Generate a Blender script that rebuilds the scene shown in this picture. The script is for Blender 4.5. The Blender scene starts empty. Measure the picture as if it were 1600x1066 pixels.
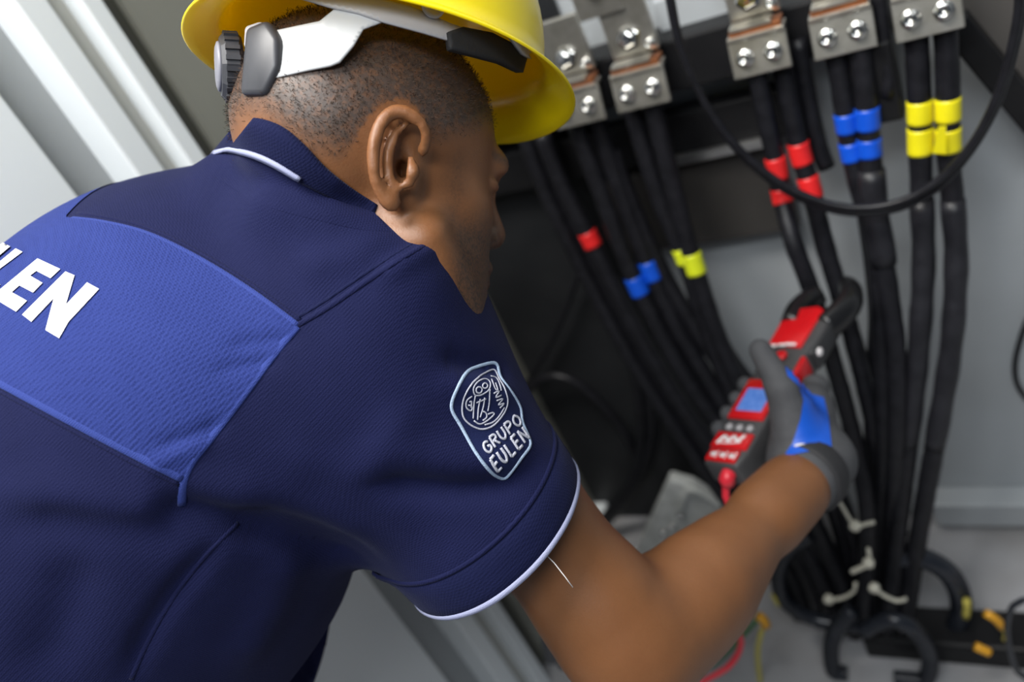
import bpy, bmesh, math, random
import numpy as np
from mathutils import Vector, Matrix
from mathutils.bvhtree import BVHTree

random.seed(7); np.random.seed(7)
scene = bpy.context.scene
COL = scene.collection

# ------------------------------------------------------------------ camera
# camera axes from the photograph's vanishing points (image taken as 1600 x 1066)
FPX, CX, CY = 1400.0, 800.0, 533.0
HCAM = 1.36                                   # camera height above the floor
def _n(v): v = np.asarray(v, float); return v/np.linalg.norm(v)
DN = _n([1870-CX, 2600-CY, FPX])              # world "down" seen by the camera
_h = _n(np.array([0, 0, 1.0]) - DN*DN[2])
_s = np.cross(DN, _h); _s = _s if _s[0] > 0 else -_s
_th = math.radians(-36.75)
RT = math.cos(_th)*_s + math.sin(_th)*_h      # world +X (along the cabinet back)
NR = np.cross(RT, DN); NR = NR if NR[2] > 0 else -NR   # world +Y (towards the cabinet back)
R3 = np.array([RT, NR, -DN])                  # camera coords (x right, y down, z forward) -> world
def c2w(p):
    p = np.asarray(p, float); q = p @ R3.T
    return q + np.array([0, 0, HCAM])
def w2c(p): return (np.asarray(p, float) - np.array([0, 0, HCAM])) @ R3
def ray(x, y): return np.array([(x-CX)/FPX, (y-CY)/FPX, 1.0])
def P(x, y, z): return ray(x, y)*z            # pixel + distance -> camera coords
def atY(x, y, Y):                             # pixel on the upright plane world y = Y
    q = ray(x, y); return c2w(q*(Y/(q @ NR)))
def atX(x, y, X):
    q = ray(x, y); return c2w(q*(X/(q @ RT)))
def atZ(x, y, Z):                             # pixel on the level plane world z = Z
    q = ray(x, y); return c2w(q*((HCAM-Z)/(q @ DN)))

cam = bpy.data.cameras.new('camera'); cam_o = bpy.data.objects.new('camera', cam); COL.objects.link(cam_o)
cam.sensor_width = 36.0; cam.lens = 36.0*FPX/1600.0; cam.clip_start = 0.02
Mx = Matrix.Identity(4)
for i, ax in enumerate(([1, 0, 0], [0, -1, 0], [0, 0, -1])):
    w = np.array(ax, float) @ R3.T
    for j in range(3): Mx[j][i] = w[j]
Mx[2][3] = HCAM
cam_o.matrix_world = Mx
cam.dof.use_dof = True; cam.dof.focus_distance = 0.645; cam.dof.aperture_fstop = 3.2
scene.camera = cam_o

# ------------------------------------------------------------------ light
world = bpy.data.worlds.new('world'); scene.world = world; world.use_nodes = True
world.node_tree.nodes['Background'].inputs[0].default_value = (0.62, 0.72, 0.86, 1)
world.node_tree.nodes['Background'].inputs[1].default_value = 0.13
def area(name, loc, target, sx, sy, power, col=(1, 1, 1)):
    l = bpy.data.lights.new(name, 'AREA'); l.shape = 'RECTANGLE'; l.size = sx; l.size_y = sy
    l.energy = power; l.color = col
    o = bpy.data.objects.new(name, l); COL.objects.link(o); o.location = loc
    o.rotation_euler = (Vector(target)-Vector(loc)).to_track_quat('-Z', 'Y').to_euler()
    return o
area('ceiling_light_panel', (-0.75, 0.15, 2.65), (-0.6, 0.45, 1.0), 1.2, 0.6, 76, (1.0, 0.97, 0.92))
area('ceiling_light_tube', (0.15, -0.75, 2.55), (-0.3, 0.8, 0.8), 1.2, 0.35, 33, (0.93, 0.97, 1.0))
vs = scene.view_settings
vs.view_transform = 'Standard'; vs.look = 'None'; vs.exposure = 0.0; vs.gamma = 1.0; vs.use_curve_mapping = False

# ------------------------------------------------------------------ materials
def mat(name, col, rough=0.5, metal=0.0, vary=None, bump=None, coat=0.0, sss=0.0, emit=None, spec=None):
    """vary=(scale, amount, second colour)  bump=(scale, strength, kind)"""
    m = bpy.data.materials.new(name); m.use_nodes = True
    nt = m.node_tree; b = nt.nodes['Principled BSDF']
    b.inputs['Base Color'].default_value = (*col, 1); b.inputs['Roughness'].default_value = rough
    b.inputs['Metallic'].default_value = metal
    if coat: b.inputs['Coat Weight'].default_value = coat; b.inputs['Coat Roughness'].default_value = 0.12
    if spec is not None: b.inputs['Specular IOR Level'].default_value = spec
    if sss:
        b.inputs['Subsurface Weight'].default_value = sss
        b.inputs['Subsurface Radius'].default_value = (1, .35, .2); b.inputs['Subsurface Scale'].default_value = 0.004
    if emit:
        b.inputs['Emission Color'].default_value = (*emit[0], 1); b.inputs['Emission Strength'].default_value = emit[1]
    tc = nt.nodes.new('ShaderNodeTexCoord')
    if vary:
        nz = nt.nodes.new('ShaderNodeTexNoise'); nz.inputs['Scale'].default_value = vary[0]; nz.inputs['Detail'].default_value = 5
        nt.links.new(tc.outputs['Object'], nz.inputs['Vector'])
        mp = nt.nodes.new('ShaderNodeMapRange'); mp.inputs[1].default_value = .35; mp.inputs[2].default_value = .65
        mp.inputs[4].default_value = vary[1]
        nt.links.new(nz.outputs['Fac'], mp.inputs[0])
        mx = nt.nodes.new('ShaderNodeMix'); mx.data_type = 'RGBA'
        mx.inputs[6].default_value = (*col, 1); mx.inputs[7].default_value = (*vary[2], 1)
        nt.links.new(mp.outputs[0], mx.inputs[0]); nt.links.new(mx.outputs[2], b.inputs['Base Color'])
    if bump:
        if bump[2] == 'cell':
            t = nt.nodes.new('ShaderNodeTexVoronoi'); out = t.outputs['Distance']
        else:
            t = nt.nodes.new('ShaderNodeTexNoise'); t.inputs['Detail'].default_value = 3; out = t.outputs['Fac']
        t.inputs['Scale'].default_value = bump[0]
        nt.links.new(tc.outputs['Object'], t.inputs['Vector'])
        bp = nt.nodes.new('ShaderNodeBump'); bp.inputs['Strength'].default_value = bump[1]; bp.inputs['Distance'].default_value = 0.001
        nt.links.new(out, bp.inputs['Height']); nt.links.new(bp.outputs[0], b.inputs['Normal'])
    return m

M = {}
M['wall'] = mat('painted_sheet_steel', (.40, .425, .445), .42, 0, (6, .5, (.34, .355, .365)), (160, .08, 'noise'))
M['white'] = mat('white_powder_coat', (.82, .86, .88), .38, 0, (3, .3, (.76, .80, .82)), (220, .06, 'noise'))
M['recessshade'] = mat('dark_recess_shade', (.085, .085, .072), .6)
M['recess'] = mat('pale_grey_recess', (.46, .46, .43), .45)
M['greyband'] = mat('grey_powder_coat', (.33, .35, .36), .45, 0, (3, .4, (.29, .30, .31)), (220, .06, 'noise'))
M['olive'] = mat('grey_green_sheet', (.25, .25, .215), .5, 0, (4, .5, (.21, .21, .18)), (180, .06, 'noise'))
M['blackplate'] = mat('black_insulating_board', (.013, .014, .016), .45, 0, (9, .6, (.024, .025, .027)), (90, .1, 'noise'), spec=.3)
M['beam'] = mat('black_moulded_support', (.007, .007, .008), .45, 0, (20, .5, (.013, .013, .014)), spec=.25)
M['cable'] = mat('black_cable_sheath', (.006, .006, .008), .42, 0, (60, .6, (.014, .014, .018)), (140, .25, 'noise'), spec=.3)
M['cabletape'] = mat('black_wound_tape', (.010, .010, .013), .42, 0, (40, .6, (.022, .022, .027)), (80, .5, 'noise'), spec=.35)
M['corrug'] = mat('black_corrugated_tube', (.012, .014, .02), .25, 0, (30, .4, (.03, .035, .045)))
M['tapeY'] = mat('yellow_tape', (.83, .73, .01), .35, 0, (60, .3, (.72, .62, .01)))
M['tapeYG'] = mat('lime_yellow_tape', (.72, .80, .02), .35, 0, (60, .3, (.62, .7, .02)))
M['tapeB'] = mat('blue_tape', (.005, .085, .62), .33, 0, (60, .3, (.004, .06, .48)))
M['tapeR'] = mat('red_tape', (.72, .02, .02), .35, 0, (60, .3, (.55, .015, .02)))
M['tin'] = mat('tinned_metal', (.52, .50, .45), .3, .85, (50, .7, (.36, .34, .29)), (200, .15, 'noise'))
M['shadedtin'] = mat('shaded_tinned_metal', (.20, .195, .165), .42, .8, (50, .7, (.12, .115, .095)), (200, .15, 'noise'))  # darker copy of the tin for terminals in shade, unused
M['bolt'] = mat('zinc_bolt', (.68, .68, .66), .16, 1.0, (80, .4, (.5, .5, .48)))
M['copper'] = mat('copper_strip', (.45, .17, .07), .4, .8, (60, .6, (.25, .09, .04)))
M['steel'] = mat('grey_steel', (.42, .42, .42), .3, .9, (30, .5, (.3, .3, .3)))
M['floor'] = mat('grey_cabinet_floor', (.37, .37, .385), .45, 0, (6, .6, (.22, .21, .20)), (60, .1, 'noise'))
M['tie'] = mat('ivory_nylon', (.66, .63, .52), .4)
M['wireY'] = mat('yellow_wire', (.55, .47, .09), .4)
M['wireG'] = mat('green_wire', (.05, .18, .05), .4)
M['wireR'] = mat('red_test_lead', (.75, .03, .05), .33)
M['wireO'] = mat('orange_brown_wire', (.33, .14, .03), .4)
M['termO'] = mat('amber_wire_label', (.75, .36, .02), .4)
M['castgrey'] = mat('pale_cast_metal', (.6, .61, .59), .45, .1, (40, .6, (.32, .33, .31)))

# ------------------------------------------------------------------ object helpers
def link(name, me, m, parent=None, smooth=True):
    o = bpy.data.objects.new(name, me); COL.objects.link(o)
    if m is not None: me.materials.append(m)
    if smooth and len(me.polygons): me.polygons.foreach_set('use_smooth', [True]*len(me.polygons))
    if parent is not None:
        o.parent = parent; o.matrix_parent_inverse = Matrix.Translation(-Vector(ROOT_LOC.get(parent.name, (0, 0, 0))))
    return o
ROOT_LOC = {}
def mesh(name, V, Fc, m, parent=None, smooth=True, camspace=False):
    V = np.asarray(V, float)
    if camspace: V = c2w(V)
    me = bpy.data.meshes.new(name)
    if isinstance(Fc, np.ndarray): Fc = Fc.tolist()
    me.from_pydata(V.tolist(), [], Fc); me.validate(); me.update()
    return link(name, me, m, parent, smooth)
def thing(name, label, cat, loc=(0, 0, 0), group=None):
    o = bpy.data.objects.new(name, None); COL.objects.link(o); o.location = loc; o.empty_display_size = .05
    ROOT_LOC[o.name] = tuple(loc)
    tag(o, label, cat, group); return o
def tag(o, label, cat, group=None):
    o['label'] = label; o['category'] = cat
    if group: o['group'] = group
    return o
def struct(o): o['kind'] = 'structure'; return o

def smooth_path(pts, step=0.012, closed=False):
    """Catmull-Rom through pts, resampled."""
    p = np.asarray(pts, float); n = len(p)
    if closed: q = np.vstack([p[-1], p, p[0], p[1]]); segs = n
    else: q = np.vstack([2*p[0]-p[1], p, 2*p[-1]-p[-2]]); segs = n-1
    out = []
    for i in range(segs):
        a, b, c, d_ = q[i], q[i+1], q[i+2], q[i+3]
        k = max(2, int(np.linalg.norm(c-b)/step))
        for t in np.arange(k)/k:
            out.append(.5*((2*b)+(-a+c)*t+(2*a-5*b+4*c-d_)*t*t+(-a+3*b-3*c+d_)*t**3))
    if not closed: out.append(p[-1])
    return np.array(out)
def tube_vf(path, r, sides=10, closed=False, flat=1.0, nrm=None, cap=True):
    path = np.asarray(path, float); n = len(path)
    rr = np.full(n, r) if np.isscalar(r) else np.asarray(r, float)
    if closed: T = np.roll(path, -1, 0)-np.roll(path, 1, 0)
    else: T = np.gradient(path, axis=0)
    T /= np.maximum(np.linalg.norm(T, axis=1, keepdims=True), 1e-9)
    V = []
    u = np.cross(T[0], [0.3, 0.2, 0.93]);  u = u/np.linalg.norm(u)
    for i in range(n):
        if nrm is not None: u = np.cross(T[i], nrm[i])
        u = u - T[i]*(u @ T[i]); u /= max(np.linalg.norm(u), 1e-9); v = np.cross(T[i], u)
        for k in range(sides):
            a = 2*math.pi*k/sides
            V.append(path[i]+rr[i]*(math.cos(a)*u+flat*math.sin(a)*v))
    Fc = []
    for i in range(n if closed else n-1):
        j = (i+1) % n
        for k in range(sides):
            l = (k+1) % sides
            Fc.append((i*sides+k, i*sides+l, j*sides+l, j*sides+k))
    if not closed and cap:
        Fc.append(tuple(range(sides))[::-1]); Fc.append(tuple(range((n-1)*sides, n*sides)))
    return np.array(V), Fc
def tube(name, path, r, m, parent=None, sides=10, closed=False, **k):
    V, Fc = tube_vf(path, r, sides, closed, **k); return mesh(name, V, Fc, m, parent)
def box_vf(c, ax, h):
    c = np.asarray(c, float); ax = np.asarray(ax, float)
    V = [c+sx*h[0]*ax[0]+sy*h[1]*ax[1]+sz*h[2]*ax[2] for sx in (-1, 1) for sy in (-1, 1) for sz in (-1, 1)]
    return np.array(V), [(0, 1, 3, 2), (4, 6, 7, 5), (0, 4, 5, 1), (2, 3, 7, 6), (0, 2, 6, 4), (1, 5, 7, 3)]
I3 = np.eye(3)
def box(name, c, h, m, parent=None, ax=I3, bevel=0.0, smooth=False, seg=2):
    V, Fc = box_vf(c, ax, h); o = mesh(name, V, Fc, m, parent, smooth=False)
    if bevel:
        bm = bmesh.new(); bm.from_mesh(o.data); bmesh.ops.recalc_face_normals(bm, faces=bm.faces)
        bmesh.ops.bevel(bm, geom=bm.edges[:], offset=bevel, segments=seg, profile=.5, affect='EDGES'); bm.to_mesh(o.data); bm.free()
        if smooth: o.data.polygons.foreach_set('use_smooth', [True]*len(o.data.polygons))
    return o
def lathe(name, base, axis, prof, m, parent=None, sides=24, smooth=True, facet=None):
    """prof = [(distance along axis, radius)...]"""
    axis = _n(axis); u = _n(np.cross(axis, [.31, .17, .93])); v = np.cross(axis, u); V = []; Fc = []
    for (t, r_) in prof:
        for k in range(sides):
            a = 2*math.pi*(k+.5)/sides; V.append(np.asarray(base)+axis*t+r_*(math.cos(a)*u+math.sin(a)*v))
    for i in range(len(prof)-1):
        for k in range(sides):
            l = (k+1) % sides; Fc.append((i*sides+k, i*sides+l, (i+1)*sides+l, (i+1)*sides+k))
    Fc.append(tuple(range(sides))[::-1]); Fc.append(tuple(range((len(prof)-1)*sides, len(prof)*sides)))
    return mesh(name, V, Fc, m, parent, smooth)
def prism(name, poly, c, ax, th, m, parent=None, bevel=0.0, smooth=False):
    """poly = 2-D outline in ax[0], ax[1]; extruded +-th along ax[2]"""
    ax = np.asarray(ax, float); n = len(poly)
    V = [np.asarray(c)+x*ax[0]+y*ax[1]+s*th*ax[2] for s in (-1, 1) for x, y in poly]
    Fc = [tuple(range(n))[::-1], tuple(range(n, 2*n))]+[(i, (i+1) % n, n+(i+1) % n, n+i) for i in range(n)]
    o = mesh(name, V, Fc, m, parent, smooth=False)
    bm = bmesh.new(); bm.from_mesh(o.data); bmesh.ops.recalc_face_normals(bm, faces=bm.faces)
    if bevel: bmesh.ops.bevel(bm, geom=bm.edges[:], offset=bevel, segments=2, profile=.5, affect='EDGES')
    bm.to_mesh(o.data); bm.free()
    if smooth: o.data.polygons.foreach_set('use_smooth', [True]*len(o.data.polygons))
    return o
# ================================================================== the setting: floor, cabinet back, side panel
YW = 1.16                                              # cabinet back sheet
XS = -0.86                                             # inner side panel on the person's left
def sbox(name, x0, x1, y0, y1, z0, z1, m, bevel=0.0, parent=None):
    o = box(name, ((x0+x1)/2, (y0+y1)/2, (z0+z1)/2), (abs(x1-x0)/2, abs(y1-y0)/2, abs(z1-z0)/2), m, parent, I3, bevel); return o
ZT = 2.35
struct(sbox('floor', -3.0, 2.2, -2.2, 2.0, -.06, 0.0, M['floor']))
struct(sbox('wall_back', -.95, 1.4, YW, YW+.03, 0, ZT, M['wall']))
xb = atY(1046, 460, YW)[0]
struct(sbox('trim_1', -.95, xb, YW-.012, YW-.0005, 0, ZT, M['blackplate'], .002))
# side panel with its stepped door frame: edges of the strips taken on the plane x = XS
ED = [atX(*p, XS)[1] for p in ((70, 231), (106, 139), (156, 136), (196, 131), (227, 126), (263, 110))]
tmp=0 #print('side panel edges', np.round(ED, 3))
e0, e1, e2, e3, e4, e5 = ED
struct(sbox('wall_left', XS-.04, XS, e5, YW+.03, 0, ZT, M['olive']))
struct(sbox('trim_6', XS-.04, XS-.012, e4, e5, 0, ZT, M['recessshade']))  # shadowed recess beside the frame, its shade put into a dark strip
fr = struct(sbox('trim_2', XS-.04, XS+.016, e3, e4, 0, ZT, M['white'], .003))
struct(sbox('trim_3', XS-.05, XS-.008, e2, e3, 0, ZT, M['recess']))
struct(sbox('trim_4', XS-.04, XS+.012, e1, e2, 0, ZT, M['white'], .003))
struct(sbox('trim_5', XS-.06, XS-.030, e0-.01, e1, 0, ZT, M['greyband']))
struct(sbox('door_1', XS-.05, XS-.004, e0-.75, e0, .03, ZT, M['white'], .003))
struct(sbox('baseboard_back', -.2, 1.4, YW-.045, YW-.0005, .02, .075, M['wall'], .004))
struct(sbox('baseboard_left', XS+.0005, XS+.03, e5, YW-.013, 0, .05, M['white'], .003))

# ---- black bus supports across the cabinet back
def zline(x, y, Y): return atY(x, y, Y)[2]
z1, z2 = zline(1095, 42, 1.10), zline(1095, 128, 1.10)
tag(sbox('bus_support', -.84, atY(1400, 60, 1.10)[0], 1.085, YW-.0125, z2, z1, M['beam'], .004), 'upper black bus support beam behind the metal terminals', 'beam')
z3, z4 = zline(1110, 165, 1.115), zline(1110, 238, 1.115)
tag(sbox('bus_support', -.84, atY(1255, 220, 1.115)[0], 1.115, YW-.0125, z4, z3, M['beam'], .004), 'lower black support beam above the silver rail', 'beam')
ra, rb = atY(1040, 252, 1.108), atY(1205, 222, 1.108)
tag(box('rail', (ra+rb)/2, (abs(rb[0]-ra[0])/2, .006, .007), M['steel'], None, I3, .002), 'thin silver metal rail under the black beam', 'rail')
M['beamshade'] = mat('beam_shade_brown', (.035, .032, .030), .5, 0, (12, .5, (.05, .046, .042)))
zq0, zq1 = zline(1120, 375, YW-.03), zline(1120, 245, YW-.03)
tag(sbox('shade_board', xb-.02, atY(1235, 300, YW-.03)[0], YW-.035, YW-.0125, zq0, zq1, M['beamshade'], .002), 'dark brown sheet standing in for the shade below the silver rail', 'board')  # added dark sheet, its colour stands for the beam's shade on the wall
bk = atY(1088, 18, 1.13); tag(box('cover_plate', bk, (.05, .006, .03), M['wall'], None, I3, .003), 'small grey plate above the black bus support', 'plate')
b0, b1 = atY(1490, 32, 1.10), atY(1640, 215, 1.10)
dv = _n(b1-b0); tag(box('brace_bar', (b0+b1)/2, (np.linalg.norm(b1-b0)/2, .012, .016), M['beam'], None, np.array([dv, [0, 1, 0], np.cross(dv, [0, 1, 0])]), .003), 'black diagonal brace bar on the grey back sheet', 'brace')
M['taupe'] = mat('taupe_board', (.085, .078, .072), .5, 0, (8, .4, (.11, .10, .092)))
cp_ = [atY(x, y, YW-.008) for x, y in ((1490, -60), (1700, -60), (1700, 262), (1600, 160), (1490, 40))]; cc_ = np.mean(cp_, axis=0)
tag(prism('corner_board', [(v[0]-cc_[0], v[2]-cc_[2]) for v in cp_], cc_, np.array([[1, 0, 0], [0, 0, 1], [0, -1, 0]]), .006, M['taupe'], None, .001), 'taupe board above the black diagonal brace', 'board')
bt = atY(1372, 122, 1.06); tag(box('spacer_block', bt, (.022, .02, .05), M['beam'], None, I3, .004), 'black spacer block behind the blue banded cables', 'block')

# ---- terminal lugs
def bolt(parent, c, r, hexa=True, name='bolt'):
    ax = (0.0, -.96, .28)
    w = lathe(name, c, ax, [(0, r*1.30), (.0015, r*1.30), (.002, r*1.05), (.0022, r)] + ([(.008, r), (.0095, r*.9), (.0095, r*.5), (.006, r*.45)] if not hexa else [(.009, r), (.0105, r*.86), (.0105, r*.60), (.016, r*.58), (.018, r*.35)]), M['bolt'], parent, 18 if not hexa else 6, not hexa)
    return w
def lug(px, py, label, w=.034, top=True, h2=.075):
    c = atY(px, py, 1.035); t = thing('terminal_lug', label, 'terminal', tuple(c+np.array([0, .01, -.024])), 'bus terminals')
    tl = np.array([[1, 0, 0], [0, .96, -.28], [0, .28, .96]])     # lower plate leans forward at its foot
    box('lower_plate', c, (w, .0035, .0225), M['tin'], t, tl, .0015)
    box('shoulder', c+np.array([0, .012, .0225]), (w*.97, .012, .003), M['tin'], t, I3, .001)
    box('copper_strip', c+np.array([0, .016, .0285]), (w*.88, .012, .0028), M['copper'], t, I3, .0006)
    box('washer_strip', c+np.array([-.004, .013, .0335]), (w*.72, .010, .0022), M['tin'], t, I3, .0006)
    for s in (-1, 1): bolt(t, c+np.array([s*w*.48, -.004, .001]), .0082, False, 'socket_bolt')
    if top:
        box('upper_plate', c+np.array([0, .030, .036+h2/2]), (w*.86, .0045, h2/2), M['tin'], t, I3, .0015)
        bolt(t, c+np.array([-.002, .0255, .060]), .0125, True, 'hex_bolt')
        bolt(t, c+np.array([w*.62, .0255, .046]), .0055, False, 'small_screw')
    return c
lug(1187, 84, 'tinned terminal lug holding the cables banded in red')
lug(1317, 52, 'tinned terminal lug holding the cables banded in bright blue')
lug(1449, 22, 'tinned terminal lug holding the cables banded twice in yellow')
lug(1001, 140, 'tinned terminal lug above the cables with lime yellow tape', .036)
lug(903, 168, 'tinned terminal lug beside the hard hat brim', .036)
c = atY(930, -8, 1.06); t = thing('terminal_lug', 'pale metal tab above the tinned terminals', 'terminal', tuple(c), 'bus terminals')
box('lower_plate', c, (.030, .004, .026), M['tin'], t, I3, .0015); bolt(t, c+np.array([0, -.004, .01]), .008, False, 'socket_bolt')

# ---- power cables
def YY(py, dy=0): return np.interp(py, [50, 250, 450, 700, 960], [1.052, 1.035, .995, .93, .88])+dy
def cpath(pts, dy=0, step=.012):
    return smooth_path([atY(p[0], p[1], YY(p[1], dy) if len(p) < 3 else p[2]) for p in pts], step)
def project(p): c_ = w2c(p); return np.stack([CX+FPX*c_[:, 0]/c_[:, 2], CY+FPX*c_[:, 1]/c_[:, 2]], 1)
def cable(label, pts, r=.0132, dy=0, tapes=(), group=None, m='cable', name='power_cable', sides=14, lumps=()):
    p = cpath(pts, dy); t = thing(name, label, 'cable', tuple(p[-1]), group)
    rr = np.full(len(p), r)+.0005*np.sin(np.arange(len(p))*1.7)*np.sin(np.arange(len(p))*.61)
    tube('sheath', p, rr, M[m], t, sides)
    px = project(p)
    for tm, y0, y1, ex in tapes:
        yf = smooth_path(p, .003); q = project(yf); ok = np.where((q[:, 1] >= y0) & (q[:, 1] <= y1))[0]
        if len(ok) > 2: tube('tape', yf[ok], np.full(len(ok), r+ex), M[tm], t, sides+4)
    for y0, y1, ex in lumps:
        ok = np.where((px[:, 1] >= y0) & (px[:, 1] <= y1))[0]
        if len(ok) > 2: tube('wrapping', p[ok], r+ex+.0006*np.sin(np.arange(len(ok))*1.1), M['cabletape'], t, sides)
    return p
g = 'yellow banded cables'
cable('black power cable with two straight yellow tape bands', [(1430, 32), (1434, 100), (1437, 170), (1438, 240), (1441, 330), (1443, 420), (1434, 560), (1416, 720), (1400, 860), (1386, 985, .862)], tapes=(('tapeY', 155, 194, .0012), ('tapeY', 199, 241, .0012)), group=g, lumps=((300, 700, .0008),))
cable('black power cable with yellow tape band flaring loose at its edge', [(1476, 26), (1480, 100), (1481, 170), (1482, 240), (1490, 330), (1494, 420), (1485, 550), (1460, 700), (1433, 850), (1413, 985, .868)], tapes=(('tapeY', 150, 191, .0012), ('tapeY', 196, 238, .0014)), group=g, lumps=((300, 700, .0008),))
q_ = [atY(x, y, 1.016) for x, y in ((1457, 239), (1466, 198), (1478, 196), (1478, 240))]; q2 = [v+np.array([0, -.0012, 0]) for v in q_]
mesh('tape_flap', np.array(q_+q2), [(0, 1, 2, 3), (7, 6, 5, 4), (0, 4, 5, 1), (1, 5, 6, 2), (2, 6, 7, 3), (3, 7, 4, 0)], M['tapeY'], bpy.data.objects['power_cable.001'], False)
g = 'bright blue banded cables'
cable('thinner black cable with two bright blue bands, bound to its twin', [(1304, 70), (1314, 130), (1322, 185), (1330, 235), (1345, 300), (1362, 360), (1374, 450), (1378, 560), (1382, 700), (1372, 840, .925), (1362, 985, .915)], .0125, 0, (('tapeB', 174, 207, .0012), ('tapeB', 219, 252, .0012)), g)
cable('thicker black cable with two bright blue bands and taped wrapping', [(1344, 64), (1351, 130), (1356, 185), (1359, 235), (1366, 320), (1384, 430), (1400, 560), (1400, 700), (1392, 850, .915), (1390, 985, .905)], .0132, -.006, (('tapeB', 166, 201, .0012), ('tapeB', 215, 249, .0012)), g, lumps=((265, 420, .003),))
g = 'red banded cables'
cable('black power cable with two red bands running through the meter jaws', [(1180, 104), (1196, 180), (1212, 255), (1222, 310), (1240, 380, .99), (1266, 450, .975), (1300, 560, .955), (1335, 690, .93), (1356, 820, .89), (1348, 985, .868)], .0118, 0, (('tapeR', 245, 280, .0012), ('tapeR', 292, 320, .0010)), g)
cable('black power cable with two red bands passing just outside the meter jaws', [(1222, 98), (1236, 170), (1250, 238), (1266, 292), (1288, 380), (1318, 480), (1348, 590), (1372, 710), (1378, 850, .95), (1376, 985, .94)], .0124, .012, (('tapeR', 221, 257, .0012), ('tapeR', 275, 311, .0012)), g)
tag(tube('cable', cpath([(1246, 60), (1262, 150), (1280, 230), (1292, 262)], .03), .011, M['cable'], None, 12), 'short black cable tucked behind the red banded pair', 'cable')
tag(tube('cable', cpath([(1372, -20), (1380, 60), (1388, 120), (1386, 150)], .0), .0085, M['cable'], None, 12), 'short black cable beside the blue banded pair ending at a spacer', 'cable')
g = 'lime banded cables'
cable('black cable with a single broad lime yellow band', [(1016, 152), (1036, 230), (1056, 310), (1072, 370), (1090, 430), (1116, 510), (1150, 590), (1200, 690), (1265, 800), (1322, 930), (1336, 990, .90)], .0130, .01, (('tapeYG', 392, 428, .0012),), g)
cable('black cable with a narrow lime yellow scrap of tape', [(985, 162), (1006, 235), (1030, 310), (1052, 362), (1072, 410), (1100, 500), (1134, 590), (1185, 690), (1250, 800), (1304, 930, .92), (1316, 990, .925)], .0125, .02, (('tapeYG', 385, 412, .0008),), g)
g = 'single blue banded cables'
cable('black cable whose single blue band sits higher than on its twin', [(930, 180), (950, 240), (974, 310), (1000, 380), (1024, 440), (1060, 515), (1105, 590), (1160, 680), (1230, 800), (1292, 930, .895), (1302, 990, .89)], .0130, .03, (('tapeB', 405, 438, .0012),), g)
cable('black cable whose single blue band sits lower than on its twin', [(898, 190), (920, 250), (948, 325), (976, 400), (1002, 460), (1040, 535), (1085, 610), (1145, 695), (1218, 810), (1274, 930, .92), (1284, 990, .92)], .0130, .02, (('tapeB', 430, 461, .0014),), g)
cable('black cable with a single dark red band in the shade', [(845, 205), (872, 275), (905, 340), (938, 405), (975, 480), (1020, 560), (1070, 640), (1130, 720), (1200, 830), (1256, 940, .95), (1266, 985, .95)], .0130, .040, (('tapeR', 362, 388, .0012),), 'shaded cables')
for k, (dx, dyy) in enumerate(((0, .048), (26, .056))):
    tag(tube('cable', cpath([(812+dx, 190), (846+dx, 285), (880+dx, 360), (925+dx, 450), (985+dx, 560), (1050+dx, 660), (1120+dx, 760), (1200+dx, 880), (1255+dx*.5, 975)], dyy), .012, M['cable'], None, 12), 'plain black cable in the shade behind the banded ones', 'cable', 'shaded cables')

for k, pts in enumerate(([(955, 235), (1000, 350), (1048, 450), (1110, 545), (1180, 640), (1236, 720), (1296, 780), (1330, 900), (1352, 985)], [(1030, 250), (1062, 370), (1094, 470), (1140, 560), (1210, 650), (1275, 720), (1318, 790), (1346, 900), (1360, 985)], [(1348, 290), (1364, 400), (1372, 500), (1366, 600), (1364, 680), (1362, 780), (1368, 985)])):
    tag(tube('cable', cpath(pts, .036-.004*k), .0130, M['cable'], None, 12), ('plain black cable deep in the tied bundle', 'plain black cable filling the bundle beside the glove', 'plain black cable between the red and blue banded ones')[k], 'cable', 'bundle fillers')

# ---- loose black cables low on the dark board
def loose(label, pts, r, Y, m='cable', group=None, sides=10, cat='cable', name='cable', step=.01):
    return tag(tube(name, smooth_path([atY(x, y, Y if np.isscalar(Y) else np.interp(i/(len(pts)-1), [0, 1], Y)) for i, (x, y) in enumerate(pts)], step), r, M[m], None, sides), label, cat, group)
loose('thin black wire falling across the dark board', [(912, 388), (900, 440), (878, 500), (850, 555), (822, 602)], .0045, 1.12)
loose('black cable arching over the dark board', [(806, 640), (830, 604), (862, 588), (900, 598), (942, 634), (978, 680), (1002, 740)], .0085, 1.10)
for k in range(4):
    loose('black cable in the tied bunch curving towards the side panel', [(986+9*k, 556), (998+9*k, 620), (1002+7*k, 690), (986+5*k, 750), (946+4*k, 806), (890+2*k, 856), (820, 900)], .0085, 1.08+.008*(k % 2), group='tied bunch of black cables')
t = thing('zip_tie', 'ivory zip tie with a long tail around the tied bunch', 'zip tie', tuple(atY(1003, 552, 1.05)))
tube('strap', smooth_path([atY(980, 556, 1.055), atY(992, 551, 1.05), atY(1008, 550, 1.05), atY(1020, 545, 1.055)], .004), .0028, M['tie'], t, 8)
tube('tail', smooth_path([atY(1010, 552, 1.05), atY(1022, 590, 1.05), atY(1034, 630, 1.05), atY(1048, 668, 1.05)], .008), .0022, M['tie'], t, 8)
box('head', atY(1008, 551, 1.045), (.006, .004, .005), M['tie'], t, I3, .001)
loose('orange brown wire glimpsed between the banded cables', [(1050, 462), (1074, 484), (1094, 512), (1106, 540)], .0042, 1.12, 'wireO')
lp = [(1042, -20), (1062, 70), (1104, 165), (1160, 238), (1230, 292), (1310, 322), (1390, 320), (1458, 288), (1518, 226), (1562, 140), (1588, 40), (1594, -30)]
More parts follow.
